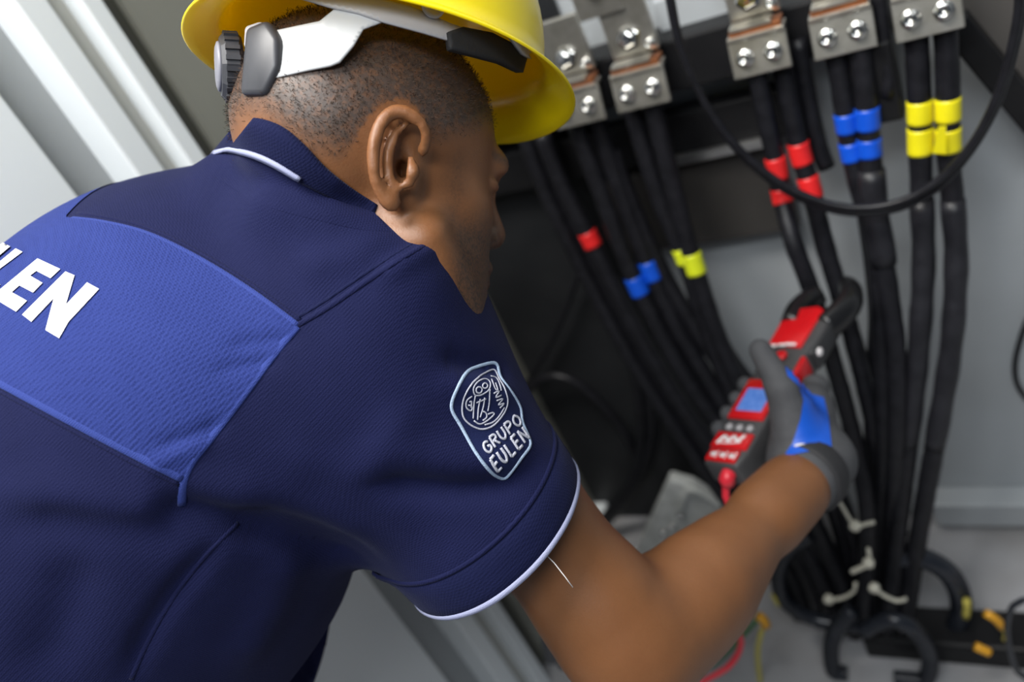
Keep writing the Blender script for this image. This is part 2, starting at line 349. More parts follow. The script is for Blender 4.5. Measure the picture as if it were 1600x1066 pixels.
loose('slim black lead hanging in a wide loop before the banded cables', lp, .0046, .97, group='hanging black leads', sides=12)
loose('second slim black lead, hanging a little lower in the same loop', [(x+5-.008*(y), y+9 if 100 < x < 1500 else y+4) for x, y in lp], .0042, .975, group='hanging black leads', sides=12)
loose('thin black lead drooping against the bare grey back sheet', [(1620, 470), (1598, 520), (1586, 570), (1592, 606), (1620, 640)], .004, 1.155)

# ---- zip ties on the cable bundle
def tie(label, head, pts, Y):
    t = thing('zip_tie', label, 'zip tie', tuple(atY(*head, Y)), 'zip ties on the bundle')
    tube('strap', smooth_path([atY(x, y, Y) for x, y in pts], .004), .0036, M['tie'], t, 8, flat=.7)
    lathe('head', atY(*head, Y-.003), (0, -1, .3), [(-.006, .005), (-.003, .0078), (.003, .0078), (.005, .005)], M['tie'], t, 12)
tie('highest ivory zip tie on the cable bundle', (1336, 822), [(1306, 775), (1318, 795), (1336, 822), (1352, 819), (1366, 816)], .845)
tie('ivory zip tie with its stub pointing up', (1357, 880), [(1357, 858), (1358, 880), (1344, 888), (1330, 894)], .845)
tie('low ivory zip tie around the slanting cables', (1295, 937), [(1295, 938), (1318, 934), (1334, 924), (1337, 912)], .845)
tie('low ivory zip tie around the yellow banded cables', (1366, 919), [(1366, 920), (1384, 932), (1402, 939), (1416, 936)], .840)

# ---- corrugated tubes, floor wiring, bracket
def corr(label, pts, Y, r=.0125):
    p = smooth_path([atY(x, y, Y) for x, y in pts], .0028); p[:, 2] = np.maximum(p[:, 2], r+.002)
    rr = r-.0016*(np.arange(len(p)) % 2); tag(tube('corrugated_tube', p, rr, M['corrug'], None, 12), label, 'tube', 'corrugated tubes')
corr('black corrugated tube curling out beside the forearm', [(1262, 838), (1232, 858), (1216, 895), (1226, 938), (1262, 964), (1312, 976), (1350, 978)], .86)
corr('black corrugated tube bulging beside the yellow banded cables', [(1400, 872), (1440, 872), (1482, 896), (1502, 940), (1490, 984), (1446, 1000), (1400, 985)], .90, .016)
corr('black corrugated tube bending down with a bright rim', [(1330, 955), (1306, 985), (1298, 1022), (1308, 1062), (1340, 1100)], .82)
corr('black corrugated tube arching down from under the bundle', [(1350, 985), (1392, 968), (1430, 986), (1452, 1024), (1446, 1064), (1410, 1100)], .82)
base = sbox('cable_entry_block', -.30, .35, .86, .93, 0, .05, M['beam'], .006); tag(base, 'low black cable entry block at the foot of the cables', 'block')
loose('yellow wire with amber label rising from the floor', [(1190, 985), (1184, 1020), (1188, 1070)], .0042, .80, 'wireY', cat='wire', name='wire')
loose('amber label clipped round a yellow wire', [(1184, 962), (1192, 968), (1197, 978)], .0075, .80, 'termO', cat='label', name='wire_label')
loose('green wire running slantwise beside the red lead', [(1184, 968), (1150, 1005), (1108, 1045), (1085, 1075)], .0040, .82, 'wireG', cat='wire', name='wire')
loose('amber label on the wire near the grey wall foot', [(1540, 958), (1556, 968), (1566, 980)], .0062, .86, 'termO', cat='label', name='wire_label')
loose('yellow wire bending down from an amber label', [(1566, 980), (1573, 990), (1570, 1000)], .0045, .86, 'wireY', cat='wire', name='wire')
loose('loose amber label lying low on its own', [(1524, 1010), (1535, 1015), (1546, 1020)], .0065, .82, 'termO', cat='label', name='wire_label')
loose('thin black wire curling over the floor', [(1610, 935), (1584, 946), (1574, 975), (1578, 1015), (1590, 1050), (1612, 1062)], .0042, .82, 'corrug', cat='wire', name='wire')
loose('pale yellow ferrule beside the corrugated tube', [(1510, 938), (1511, 950), (1509, 964)], .0055, .88, 'wireY', cat='ferrule', name='ferrule')
loose('dull yellow ferrule beside the forearm', [(1210, 930), (1213, 937), (1217, 944)], .0055, .855, 'wireY', cat='ferrule', name='ferrule')
bc = atY(1060, 822, 1.02)
t = thing('cable_clamp', 'pale cast metal clamp plate with three bolts beside the elbow', 'clamp', tuple(bc))
pl = [(x-bc[0], z-bc[2]) for x, _, z in [atY(*q, 1.02) for q in ((985, 905), (1002, 840), (1046, 742), (1082, 752), (1140, 790), (1160, 860), (1080, 930))]]
prism('plate', pl, bc, np.array([[1, 0, 0], [0, 0, 1], [0, -1, 0]]), .012, M['castgrey'], t, .004)
tube('rib', smooth_path([atY(1060, 800, 1.004), atY(1080, 765, 1.004), atY(1130, 792, 1.004)], .01), .006, M['castgrey'], t, 8)
for q in ((1038, 832), (1053, 821), (1064, 807)): lathe('bolt', atY(*q, 1.006), (0, -1, .2), [(0, .0062), (.006, .0062), (.008, .003)], M['bolt'], t, 12)
# ================================================================== distance-field modelling (organic shapes)
class Field:
    def __init__(s): s.p = []
    def add(s, fn, c, R, k=.01, op='u'): s.p.append((fn, np.asarray(c, float), R, k, op)); return s
    def rc(s, a, b, ra, rb, k=.01, op='u', sq=None):
        a = np.asarray(a, float); b = np.asarray(b, float); ab = b-a; L = ab @ ab
        def fn(p):
            q = p-a; t = np.clip(q @ ab/L, 0, 1); q = q-t[:, None]*ab
            if sq is not None:                       # flatten: shrink the distance along direction sq[0] by factor sq[1]
                n_ = sq[0]; q = q+np.outer(q @ n_*(sq[1]-1), n_)
            return np.sqrt((q*q).sum(1))-(ra+(rb-ra)*t)
        return s.add(fn, (a+b)/2, math.sqrt(L)/2+max(ra, rb), k, op)
    def chain(s, pts, rad, k=.01, op='u'):
        for i in range(len(pts)-1): s.rc(pts[i], pts[i+1], rad[i], rad[i+1], k, op)
        return s
    def ell(s, c, ax, r, k=.01, op='u'):
        c = np.asarray(c, float); ax = np.asarray(ax, float); r = np.asarray(r, float)
        def fn(p):
            q = (p-c) @ ax.T; k0 = np.sqrt(((q/r)**2).sum(1)); k1 = np.sqrt(((q/r**2)**2).sum(1))
            return k0*(k0-1)/np.maximum(k1, 1e-9)
        return s.add(fn, c, max(r), k, op)
    def ev(s, p, cen=None, rad=None):
        d = np.full(len(p), 1.0)
        for fn, c, R, k, op in s.p:
            if cen is not None and np.linalg.norm(c-cen) > R*1.25+rad*2.2+k*2: continue
            e = fn(p)
            if op == 'u':
                h = np.clip(.5+.5*(e-d)/k, 0, 1); d = e*(1-h)+d*h-k*h*(1-h)
            elif op == 's':
                h = np.clip(.5-.5*(d+e)/k, 0, 1); d = d*(1-h)-e*h+k*h*(1-h)
            else:                                     # intersect
                h = np.clip(.5-.5*(e-d)/k, 0, 1); d = e*(1-h)+d*h+k*h*(1-h)
        return d
    def poly(s, h, lo, hi, B=20):
        """block-sparse surface nets -> verts, quads"""
        lo = np.asarray(lo, float); n = np.ceil((np.asarray(hi)-lo)/h/B).astype(int); NN = n*B+3
        ii = np.arange(B+1); g = np.stack(np.meshgrid(ii, ii, ii, indexing='ij'), -1).reshape(-1, 3)
        rad = h*B*math.sqrt(3)/2
        ids = []; pos = []; quads = []
        key = lambda a: (a[:, 0].astype(np.int64)*NN[1]+a[:, 1])*NN[2]+a[:, 2]
        cor = np.array([(x, y, z) for x in (0, 1) for y in (0, 1) for z in (0, 1)])
        edges = [(a, b) for a in range(8) for b in range(a+1, 8) if abs(cor[a]-cor[b]).sum() == 1]
        bl = np.stack(np.meshgrid(*[np.arange(k_) for k_ in n], indexing='ij'), -1).reshape(-1, 3)*B
        bl = bl[np.abs(s.ev(lo+h*(bl+B/2))) < rad*1.7]
        for o in bl:
                    cen = lo+h*(o+B/2)
                    f = s.ev(lo+h*(g+o), cen, rad).reshape(B+1, B+1, B+1)
                    if f.min() > 0 or f.max() < 0: continue
                    cs = np.stack([f[c[0]:c[0]+B, c[1]:c[1]+B, c[2]:c[2]+B] for c in cor], -1)
                    act = (cs.min(-1) < 0) & (cs.max(-1) >= 0)
                    ci = np.argwhere(act); v = cs[act]
                    acc = np.zeros((len(ci), 3)); cnt = np.zeros(len(ci))
                    for a, b in edges:
                        m_ = (v[:, a] < 0) != (v[:, b] < 0)
                        t = np.where(m_, v[:, a]/np.where(m_, v[:, a]-v[:, b], 1), 0)
                        acc += np.where(m_[:, None], cor[a]+t[:, None]*(cor[b]-cor[a]), 0); cnt += m_
                    ids.append(key(ci+o)); pos.append(lo+h*(ci+o+acc/cnt[:, None]))
                    for ax in range(3):               # sign-change edges along axis ax starting at grid points of this block
                        sl0 = [slice(0, B)]*3; sl1 = [slice(0, B)]*3; sl1[ax] = slice(1, B+1)
                        a_ = f[tuple(sl0)]; b_ = f[tuple(sl1)]
                        e = np.argwhere((a_ < 0) != (b_ < 0))
                        if not len(e): continue
                        inside = a_[tuple(e.T)] < 0; e = e+o
                        u, w_ = [(1, 2), (2, 0), (0, 1)][ax]; du = np.zeros(3, int); du[u] = 1; dw = np.zeros(3, int); dw[w_] = 1
                        q = np.stack([key(e-du-dw), key(e-dw), key(e), key(e-du)], 1)
                        q = np.where(inside[:, None], q, q[:, ::-1]); quads.append(q)
        ids = np.concatenate(ids); pos = np.concatenate(pos); quads = np.concatenate(quads)
        od = np.argsort(ids); ids = ids[od]; pos = pos[od]
        k = np.searchsorted(ids, quads); k = np.clip(k, 0, len(ids)-1); ok = (ids[k] == quads).all(1)
        return pos, k[ok]
def relax(V, Q, it=2, lam=.5):
    n = len(V); E = np.concatenate([Q[:, [0, 1]], Q[:, [1, 2]], Q[:, [2, 3]], Q[:, [3, 0]]]); E = np.concatenate([E, E[:, ::-1]])
    cnt = np.bincount(E[:, 0], minlength=n)[:, None]
    for i in range(it):
        S = np.stack([np.bincount(E[:, 0], V[E[:, 1], j], n) for j in range(3)], 1)
        V = V+(lam if i % 2 == 0 else -lam*.9)*(S/np.maximum(cnt, 1)-V)
    return V
def vnormals(V, Q):
    fn = np.cross(V[Q[:, 2]]-V[Q[:, 0]], V[Q[:, 3]]-V[Q[:, 1]]); N = np.zeros_like(V)
    for j in range(4):
        for c in range(3): N[:, c] += np.bincount(Q[:, j], fn[:, c], len(V))
    return N/np.maximum(np.linalg.norm(N, axis=1, keepdims=True), 1e-12)
def bvh(V, Q): return BVHTree.FromPolygons([Vector(v) for v in V.tolist()], Q.tolist())
def cast(t, x, y, off=0.0):
    """pixel onto a modelled surface: where the line of sight meets it"""
    d_ = Vector(ray(x, y)).normalized(); h = t.ray_cast(Vector((0, 0, 0)), d_)
    if h[0] is None: return None, None
    nn = h[1] if h[1].dot(d_) < 0 else -h[1]
    return np.array(h[0]+nn*off), np.array(nn)
def dens(pts, step=8, closed=False):
    return smooth_path([(x, y, 0) for x, y in pts], step, closed)[:, :2]
def cast_path(t, pts, off=0.0, step=8, closed=False, smooth=True):
    pp = dens(pts, step, closed) if smooth else np.array(pts, float)
    r_ = [cast(t, x, y, off) for x, y in pp]; r_ = [q for q in r_ if q[0] is not None]
    p = np.array([q[0] for q in r_]); n_ = np.array([q[1] for q in r_])
    if len(p) > 4:
        for _ in range(2):
            m_ = p.copy(); m_[1:-1] = (p[:-2]+2*p[1:-1]+p[2:])/4; p = m_
            m_ = n_.copy(); m_[1:-1] = (n_[:-2]+2*n_[1:-1]+n_[2:])/4; n_ = m_
    return p, n_
def seam(name, t, pts, r, m, parent, flat=.5, off=0.0, closed=False, step=8, sides=8, smooth=True):
    p, n_ = cast_path(t, pts, off, step, closed, smooth)
    if len(p) < 3: return None
    V, Fc = tube_vf(p, r, sides, closed, flat=flat, nrm=n_); return mesh(name, V, Fc, m, parent, camspace=True)
def decal(name, t, poly, m, parent, off=.0006, cut=4.0, holes=()):
    """filled outline laid on a surface, following it"""
    bm = bmesh.new(); vs_ = [bm.verts.new((x, y, 0)) for x, y in poly]; es = [bm.edges.new((vs_[i], vs_[(i+1) % len(vs_)])) for i in range(len(vs_))]
    for hp in holes:
        hv = [bm.verts.new((x, y, 0)) for x, y in hp]; es += [bm.edges.new((hv[i], hv[(i+1) % len(hv)])) for i in range(len(hv))]
    bmesh.ops.triangle_fill(bm, edges=es, use_beauty=True)
    for _ in range(7):
        le = [e for e in bm.edges if e.calc_length() > cut]
        if not le: break
        bmesh.ops.subdivide_edges(bm, edges=le, cuts=1); bmesh.ops.triangulate(bm, faces=[f for f in bm.faces if len(f.verts) > 3])
    dead = []
    for v in bm.verts:
        p, n_ = cast(t, v.co.x, v.co.y, off)
        if p is None: dead.append(v)
        else: v.co = c2w(p)
    bmesh.ops.delete(bm, geom=dead, context='VERTS')
    me = bpy.data.meshes.new(name); bm.to_mesh(me); bm.free()
    return link(name, me, m, parent)
def crease(V, Q, pts, amp, width, step=10, t=None):
    """push a fold (amp<0) or ridge (amp>0) into a surface along a traced line"""
    t = t or bvh(V, Q); p, n_ = cast_path(t, pts, 0, step); N = vnormals(V, Q)
    L = len(p); w = np.full(len(V), 0.0)
    for i in range(L):
        tap = min(1, (i+1)/(L*.25), (L-i)/(L*.25))
        dd = np.linalg.norm(V-p[i], axis=1); w = np.maximum(w, tap*np.exp(-(dd/width)**2))
    return V+N*(amp*w)[:, None]

# ================================================================== person
person = thing('person', 'person in navy polo shirt with blue back panel leaning into cabinet, holding red meter', 'person', tuple(c2w(P(40, 760, .8))*np.array([1, 1, 0])))
S_ = 1.06
# ---- torso frame (camera coords)
tU = _n([.69, -.72, -.02]); tB = np.array([-.54, -.52, -.66]); tB = _n(tB-tU*(tB @ tU)); tA = np.cross(tU, tB); tA = tA if tA[0] > 0 else -tA
TC = P(300, 634, .79)
def T(t, a, b): return TC+t*tU+a*tA+b*tB
# ---- head frame
hU = _n([.05, -.97, .18]); hF = np.array([.79, .15, .59]); hF = _n(hF-hU*(hF @ hU)); hR = np.cross(hF, hU); hR = hR if hR[2] < 0 else -hR
EAR = P(620, 247, .62)
H0 = EAR+.022*hF-.074*hR
def H(f, u, r): return H0+S_*(f*hF+u*hU+r*hR)
HX = np.array([hF, hU, hR])
# ---- joints
SH = P(598, 530, .72); EL = P(992, 1014, .755); WR = P(1262, 742, .945)
SHL = T(.16, -.15, -.07)
ELL = SHL+.30*DN+.02*tA+np.array([.02, 0, .06]); WRL = ELL+DN*.25

# ================================================================== body (skin)
B = Field()
# cranium and face
B.ell(H(-.006, .048, 0), HX, np.array([.098, .084, .076])*S_, .02)
B.ell(H(-.044, .044, 0), HX, np.array([.052, .056, .060])*S_, .03)
B.ell(H(.035, -.03, 0), HX, np.array([.058, .078, .060])*S_, .03)
B.ell(H(.035, -.078, 0), HX, np.array([.056, .030, .050])*S_, .03)
B.ell(H(.076, -.092, 0), HX, np.array([.018, .018, .022])*S_, .02)
for s in (-1, 1):
    B.ell(H(.046, -.012, .040*s), HX, np.array([.024, .016, .018])*S_, .02)
    B.rc(H(.012, -.045, .058*s), H(.05, -.088, .043*s), .015, .015, .025)
B.rc(H(.084, .034, -.032), H(.091, .034, 0), .012, .012, .015); B.rc(H(.091, .034, 0), H(.084, .034, .032), .012, .012, .015)
B.rc(H(.096, .020, 0), H(.107, -.008, 0), .009, .0125, .012)
for s in (-1, 1):
    B.ell(H(.095, -.016, .013*s), HX, np.array([.011, .009, .008])*S_, .006)
    B.ell(H(.099, .014, .033*s), HX, np.array([.016, .012, .017])*S_, .012, 's')
    B.ell(H(.104, -.024, .008*s), HX, np.array([.005, .004, .004])*S_, .003, 's')
B.ell(H(.088, -.042, 0), HX, np.array([.014, .008, .026])*S_, .008)
B.ell(H(.088, -.054, 0), HX, np.array([.013, .008, .023])*S_, .006)
for s in (-1, 1): B.ell(H(.074, .015, .033*s), HX, np.array([.0115, .006, .014])*S_, .004)
# neck and trapezius
NB = P(500, 358, .765); NT = H(-.022, -.020, -.024)
B.rc(NB, NT, .054, .048, .02); B.rc(H(-.040, .006, -.004), P(460, 305, .745), .042, .043, .025)
B.rc(H(-.005, -.05, .028), P(600, 420, .76), .020, .018, .03)          # neck muscle
B.rc(NB-.02*tB, SH, .040, .046, .03); B.rc(NB-.02*tB, SHL, .045, .05, .03)
# torso core
B.rc(T(.10, 0, 0), T(-.42, 0, -.02), .11, .12, .05); B.rc(T(.12, .08, 0), T(.12, -.08, 0), .09, .09, .05)
# right arm
eAx = _n(EL-SH); fAx = _n(WR-EL)
B.rc(SH, SH+eAx*.14, .056, .054, .03); B.rc(SH+eAx*.14, EL-eAx*.04, .053, .047, .03); B.rc(EL-eAx*.05, EL+.004*eAx, .046, .041, .03)
B.rc(EL+np.array([-.004, .004, 0]), EL+fAx*.09+np.array([.002, .004, -.002]), .043, .041, .04)
B.rc(EL+fAx*.07+np.array([.002, .003, 0]), WR-fAx*.04, .0405, .0310, .04); B.rc(WR-fAx*.08, WR+fAx*.035, .0305, .029, .03)
B.rc(EL+fAx*.02+np.array([-.002, .0, .0]), EL+fAx*.14, .032, .028, .04)   # brachioradialis
# left arm
B.chain([SHL, (SHL+ELL)/2, ELL], [.055, .05, .042], .03); B.chain([ELL, ELL*.7+WRL*.3, WRL], [.042, .045, .03], .03)
B.rc(WRL, WRL+_n(WRL-ELL)*.05, .03, .027, .02)
# ear
def ep(x, y, dz): return P(x, y, .612+dz)
B.ell(P(621, 246, .632), np.array([[.10, .99, 0], _n([.99, -.10, .55]), _n([-.5, .05, .9])]), (.036, .017, .010), .010)
hel = [(661, 236), (664, 214), (657, 194), (642, 180), (622, 174), (603, 183), (590, 206), (584, 236), (585, 266), (592, 292), (602, 310)]
hz = [.012, .006, .002, -.001, -.003, -.005, -.007, -.007, -.005, -.001, .003]
def dchain(pts, rad, k):
    p = smooth_path(pts, .003); B.chain(p, np.interp(np.linspace(0, 1, len(p)), np.linspace(0, 1, len(rad)), rad), k)
dchain([ep(x, y, z) for (x, y), z in zip(hel, hz)], [.0040, .0043, .0045, .0047, .0047, .0046, .0046, .0046, .0045, .0045, .005], .0012)
B.ell(ep(612, 313, .004), np.array([[0, 1, 0], [1, 0, .3], [-.3, 0, 1]]), (.0085, .0068, .005), .005)
dchain([ep(x, y, z) for x, y, z in [(640, 196, .004), (622, 208, .003), (609, 232, .001), (606, 258, .001), (611, 282, .003), (620, 294, .004)]], [.0032, .0036, .0042, .0044, .004, .0042], .0012)
B.chain([ep(x, y, z) for x, y, z in [(641, 252, .004), (645, 268, .003), (638, 287, .004)]], [.0038, .0044, .004], .004)
B.ell(ep(627, 261, .010), np.array([[.05, 1, 0], [1, -.05, .3], [-.3, 0, 1]]), (.0150, .0085, .008), .005, 's')
B.ell(ep(630, 263, .018), np.array([[.05, 1, 0], [1, -.05, .3], [-.3, 0, 1]]), (.0065, .0045, .014), .003, 's')
B.ell(ep(640, 217, .006), np.array([_n([.55, -.8, 0]), _n([.8, .55, 0]), [0, 0, 1]]), (.013, .0065, .006), .004, 's')
B.rc(ep(597, 205, -.003), ep(593, 275, -.002), .0016, .0016, .003, 's')
# legs
HIPC = T(-.43, 0, -.02); hipw = c2w(HIPC)
def legpts(side):
    hp = hipw+side*np.array([.55, -.35, 0])*.13
    kn = hp+np.array([.10, .10, 0]); kn[2] = .50
    an = np.array([hp[0]-.02, hp[1]-.04, .09]); return [w2c(hp+np.array([0, 0, -.06])), w2c(kn), w2c(an)]
LEGS = [legpts(1), legpts(-1)]
for lp in LEGS: B.chain(lp, [.07, .05, .035], .04)
bV, bQ = B.poly(.0028, np.minimum(np.minimum(WRL, TC), np.min([p for l in LEGS for p in l], axis=0))-.34, np.maximum(np.maximum(WR, EL), np.max([p for l in LEGS for p in l], axis=0))+.16)
bV = relax(bV, bQ, 2, .4)
print('body', len(bV)); _w = c2w(bV); _k = _w[:, 1] > .55; print('left reach', _w[_k, 0].min(), _w[:, 0].min())
body_bvh = bvh(bV, bQ)

# ================================================================== shirt
Sf = Field()
# trunk: elliptical loft along the spine; stations (t, half width a, half depth b, centre a, centre b)
ST = np.array([
 (-.50, .205, .240, .000, -.060),
 (-.34, .212, .250, .000, -.060),
 (-.18, .215, .248, .000, -.053),
 (-.04, .215, .212, -.002, -.008),
 (.06, .205, .172, -.002, .014),
 (.13, .180, .140, .000, .012),
 (.19, .140, .095, .000, .006),
 (.25, .090, .060, .000, -.01)])
tt = np.linspace(-.5, .25, 90)
SS = [np.interp(tt, ST[:, 0], ST[:, i]) for i in range(1, 5)]
ker = np.ones(9)/9
SS = [np.convolve(np.pad(q, 4, mode='edge'), ker, 'valid') for q in SS]
def trunk(p):
    q = p-TC; t = q @ tU; wa, wb, ca, cb = [np.interp(t, tt, s) for s in SS]
    a = q @ tA-ca; b = q @ tB-cb
    d_ = (np.sqrt((a/wa)**2+(b/wb)**2)-1)*np.minimum(wa, wb)
    return np.maximum(d_, np.maximum(-.48-t, t-.24))
Sf.add(trunk, T(-.12, 0, 0), .52, .02)
Sf.rc(NB+.004*tB, SH+.025*tB, .070, .055, .06); Sf.rc(NB, SHL, .068, .06, .06)
Sf.rc(P(470, 345, .660), P(622, 443, .655), .038, .038, .03)
Sf.rc(P(420, 335, .715), P(490, 355, .69), .040, .038, .03)
Sf.rc(P(398, 322, .738), P(450, 345, .70), .043, .040, .03)
Sf.rc(P(530, 515, .72), P(590, 575, .715), .078, .078, .07)                 # shoulder cap
# right sleeve: loose tube
slA = P(545, 570, .735); slB = P(765, 846, .725); sAx = _n(slB-slA)
sN = _n(np.cross(sAx, [0, 0, 1]))
Sf.rc(slA, slB+sAx*.05, .092, .071, .06)
Sf.rc(P(590, 525, .71), P(775, 775, .72), .066, .058, .05)
# cut the sleeve flat at the cuff and hollow it
cufC = P(772, 842, .72); cufN = _n(sAx+np.array([.03, .02, .45]))
def cuffcut(p):
    q = (p-cufC) @ cufN
    near = np.linalg.norm(p-cufC, axis=1)
    return np.where(near < .26, -q, .05)
Sf.add(cuffcut, cufC, .3, .003, 's')
Sf.rc(cufC-sAx*.06, cufC+sAx*.09, .0575, .0575, .003, 's')
# left sleeve
Sf.rc(SHL, SHL+(ELL-SHL)*.62, .08, .068, .05)
# neck opening
sV, sQ = Sf.poly(.0042, T(-.52, -.3, -.3)*0+np.minimum(np.minimum(T(-.5, .25, 0), T(-.5, -.25, 0)), np.minimum(SHL, ELL))-.28, np.maximum(np.maximum(slB, SH), np.maximum(ELL, T(-.5, 0, -.2)))+.2)
sV = relax(sV, sQ, 6, .5)
print('shirt', len(sV))
# ---- folds pressed into the cloth
_t = bvh(sV, sQ)
FOLDS = [([(250, 790), (310, 800), (365, 815), (420, 835)], -.007, .012), ([(0, 772), (100, 782), (200, 800), (290, 795)], .004, .016), ([(0, 815), (120, 815), (230, 825), (330, 830)], -.004, .016),
 ([(560, 752), (640, 758), (720, 764), (800, 748), (850, 715)], -.0055, .010), ([(600, 700), (680, 715), (760, 722), (820, 710)], .004, .014),
 ([(420, 700), (520, 735), (600, 790), (640, 840)], .003, .018), ([(380, 790), (470, 820), (540, 850), (585, 880)], -.005, .014),
 ([(700, 560), (750, 572), (785, 578)], -.004, .009), ([(690, 600), (760, 610), (800, 620)], .003, .010),
 ([(360, 540), (410, 535), (460, 528)], -.0016, .005), ([(340, 580), (390, 570), (430, 560)], -.0016, .005), ([(250, 700), (300, 685), (345, 660)], -.002, .006), ([(230, 735), (280, 705), (320, 690)], .002, .006),
 ([(330, 262), (400, 275), (480, 285), (560, 320)], -.003, .010), ([(380, 300), (450, 320), (540, 345)], .0025, .014), ([(600, 430), (650, 400), (690, 385)], .003, .008),
 ([(340, 850), (270, 930), (225, 1000), (200, 1066)], -.004, .009), ([(460, 860), (430, 940), (380, 1040)], .004, .020),
 ([(365, 815), (430, 838), (500, 858), (570, 885)], -.007, .012), ([(330, 770), (420, 775), (520, 800), (600, 850)], .005, .018), ([(640, 640), (600, 700), (560, 760)], .003, .016), ([(120, 880), (100, 960), (60, 1050)], -.004, .02), ([(470, 420), (540, 400), (600, 375)], .002, .012)]
for pts, amp, wd in FOLDS: sV = crease(sV, sQ, pts, amp*1.5, wd, t=_t)
# hem: rib band slightly narrower than the sleeve
shirt_bvh = bvh(sV, sQ)

# ---- cloth materials
def cloth(name, c0, c1, su, sv, strength, hole=None, rough=.85):
    m = bpy.data.materials.new(name); m.use_nodes = True; nt = m.node_tree; b = nt.nodes['Principled BSDF']
    b.inputs['Roughness'].default_value = rough; b.inputs['Sheen Weight'].default_value = .05; b.inputs['Sheen Roughness'].default_value = .45
    b.inputs['Sheen Tint'].default_value = (.6, .65, 1, 1); b.inputs['Specular IOR Level'].default_value = .12
    tc = nt.nodes.new('ShaderNodeTexCoord')
    def axis(vec, sc):
        d_ = nt.nodes.new('ShaderNodeVectorMath'); d_.operation = 'DOT_PRODUCT'; nt.links.new(tc.outputs['Object'], d_.inputs[0])
        w = np.asarray(vec) @ R3.T; d_.inputs[1].default_value = tuple(w*sc); return d_.outputs['Value']
    cb = nt.nodes.new('ShaderNodeCombineXYZ')
    nt.links.new(axis(tA, su), cb.inputs[0]); nt.links.new(axis(tU, sv), cb.inputs[1]); nt.links.new(axis(tB, su), cb.inputs[2])
    vo = nt.nodes.new('ShaderNodeTexVoronoi'); vo.inputs['Scale'].default_value = 1; vo.inputs['Randomness'].default_value = .25; nt.links.new(cb.outputs[0], vo.inputs['Vector'])
    bp = nt.nodes.new('ShaderNodeBump'); bp.inputs['Strength'].default_value = strength; bp.inputs['Distance'].default_value = .0008; bp.invert = True
    nt.links.new(vo.outputs['Distance'], bp.inputs['Height']); nt.links.new(bp.outputs[0], b.inputs['Normal'])
    nz = nt.nodes.new('ShaderNodeTexNoise'); nz.inputs['Scale'].default_value = 40; nz.inputs['Detail'].default_value = 8; nt.links.new(tc.outputs['Object'], nz.inputs['Vector'])
    mx = nt.nodes.new('ShaderNodeMix'); mx.data_type = 'RGBA'; mx.inputs[6].default_value = (*c0, 1); mx.inputs[7].default_value = (*c1, 1)
    nt.links.new(nz.outputs['Fac'], mx.inputs[0]); out = mx.outputs[2]
    if hole:
        mr = nt.nodes.new('ShaderNodeMapRange'); mr.inputs[1].default_value = .0; mr.inputs[2].default_value = .32; mr.inputs[3].default_value = hole[1]; mr.inputs[4].default_value = 0
        nt.links.new(vo.outputs['Distance'], mr.inputs[0])
        m2 = nt.nodes.new('ShaderNodeMix'); m2.data_type = 'RGBA'; nt.links.new(mr.outputs[0], m2.inputs[0]); nt.links.new(out, m2.inputs[6]); m2.inputs[7].default_value = (*hole[0], 1); out = m2.outputs[2]
    nt.links.new(out, b.inputs['Base Color']); return m
M['navy'] = cloth('navy_pique_cloth', (.0055, .0074, .036), (.0086, .0108, .049), 650, 650, .55)
M['royal'] = cloth('blue_mesh_cloth', (.018, .030, .145), (.024, .039, .175), 420, 620, .9, ((.008, .012, .07), .75))
M['seamblue'] = cloth('blue_seam_cloth', (.026, .042, .19), (.034, .054, .22), 900, 900, .5)
M['rib'] = cloth('navy_rib_cloth', (.0042, .0062, .031), (.0066, .0090, .042), 520, 900, .6)
M['piping'] = cloth('pale_lilac_piping', (.27, .29, .45), (.35, .37, .52), 900, 900, .3)
M['print'] = mat('white_print', (.80, .80, .83), .6, 0, (90, .15, (.66, .67, .78)))
M['stitch'] = mat('silver_white_stitching', (.46, .47, .54), .6, 0, (300, .5, (.32, .33, .41)), (900, .5, 'noise'))
M['patchedge'] = mat('pale_blue_stitching', (.36, .46, .60), .6, 0, (260, .5, (.26, .36, .52)), (900, .5, 'noise'))
M['patch'] = cloth('dark_navy_patch_cloth', (.008, .012, .05), (.012, .018, .07), 1100, 1100, .4)
M['thread'] = mat('loose_thread', (.75, .72, .70), .6)
M['trouser'] = cloth('dark_trouser_cloth', (.012, .014, .03), (.018, .02, .04), 500, 500, .4)
M['boot'] = mat('black_boot_leather', (.015, .014, .013), .5, 0, (30, .4, (.03, .028, .025)), (120, .2, 'noise'))

shirt = mesh('shirt', sV, sQ, M['navy'], person, camspace=True)
shirt['label'] = 'navy polo shirt with short sleeves'

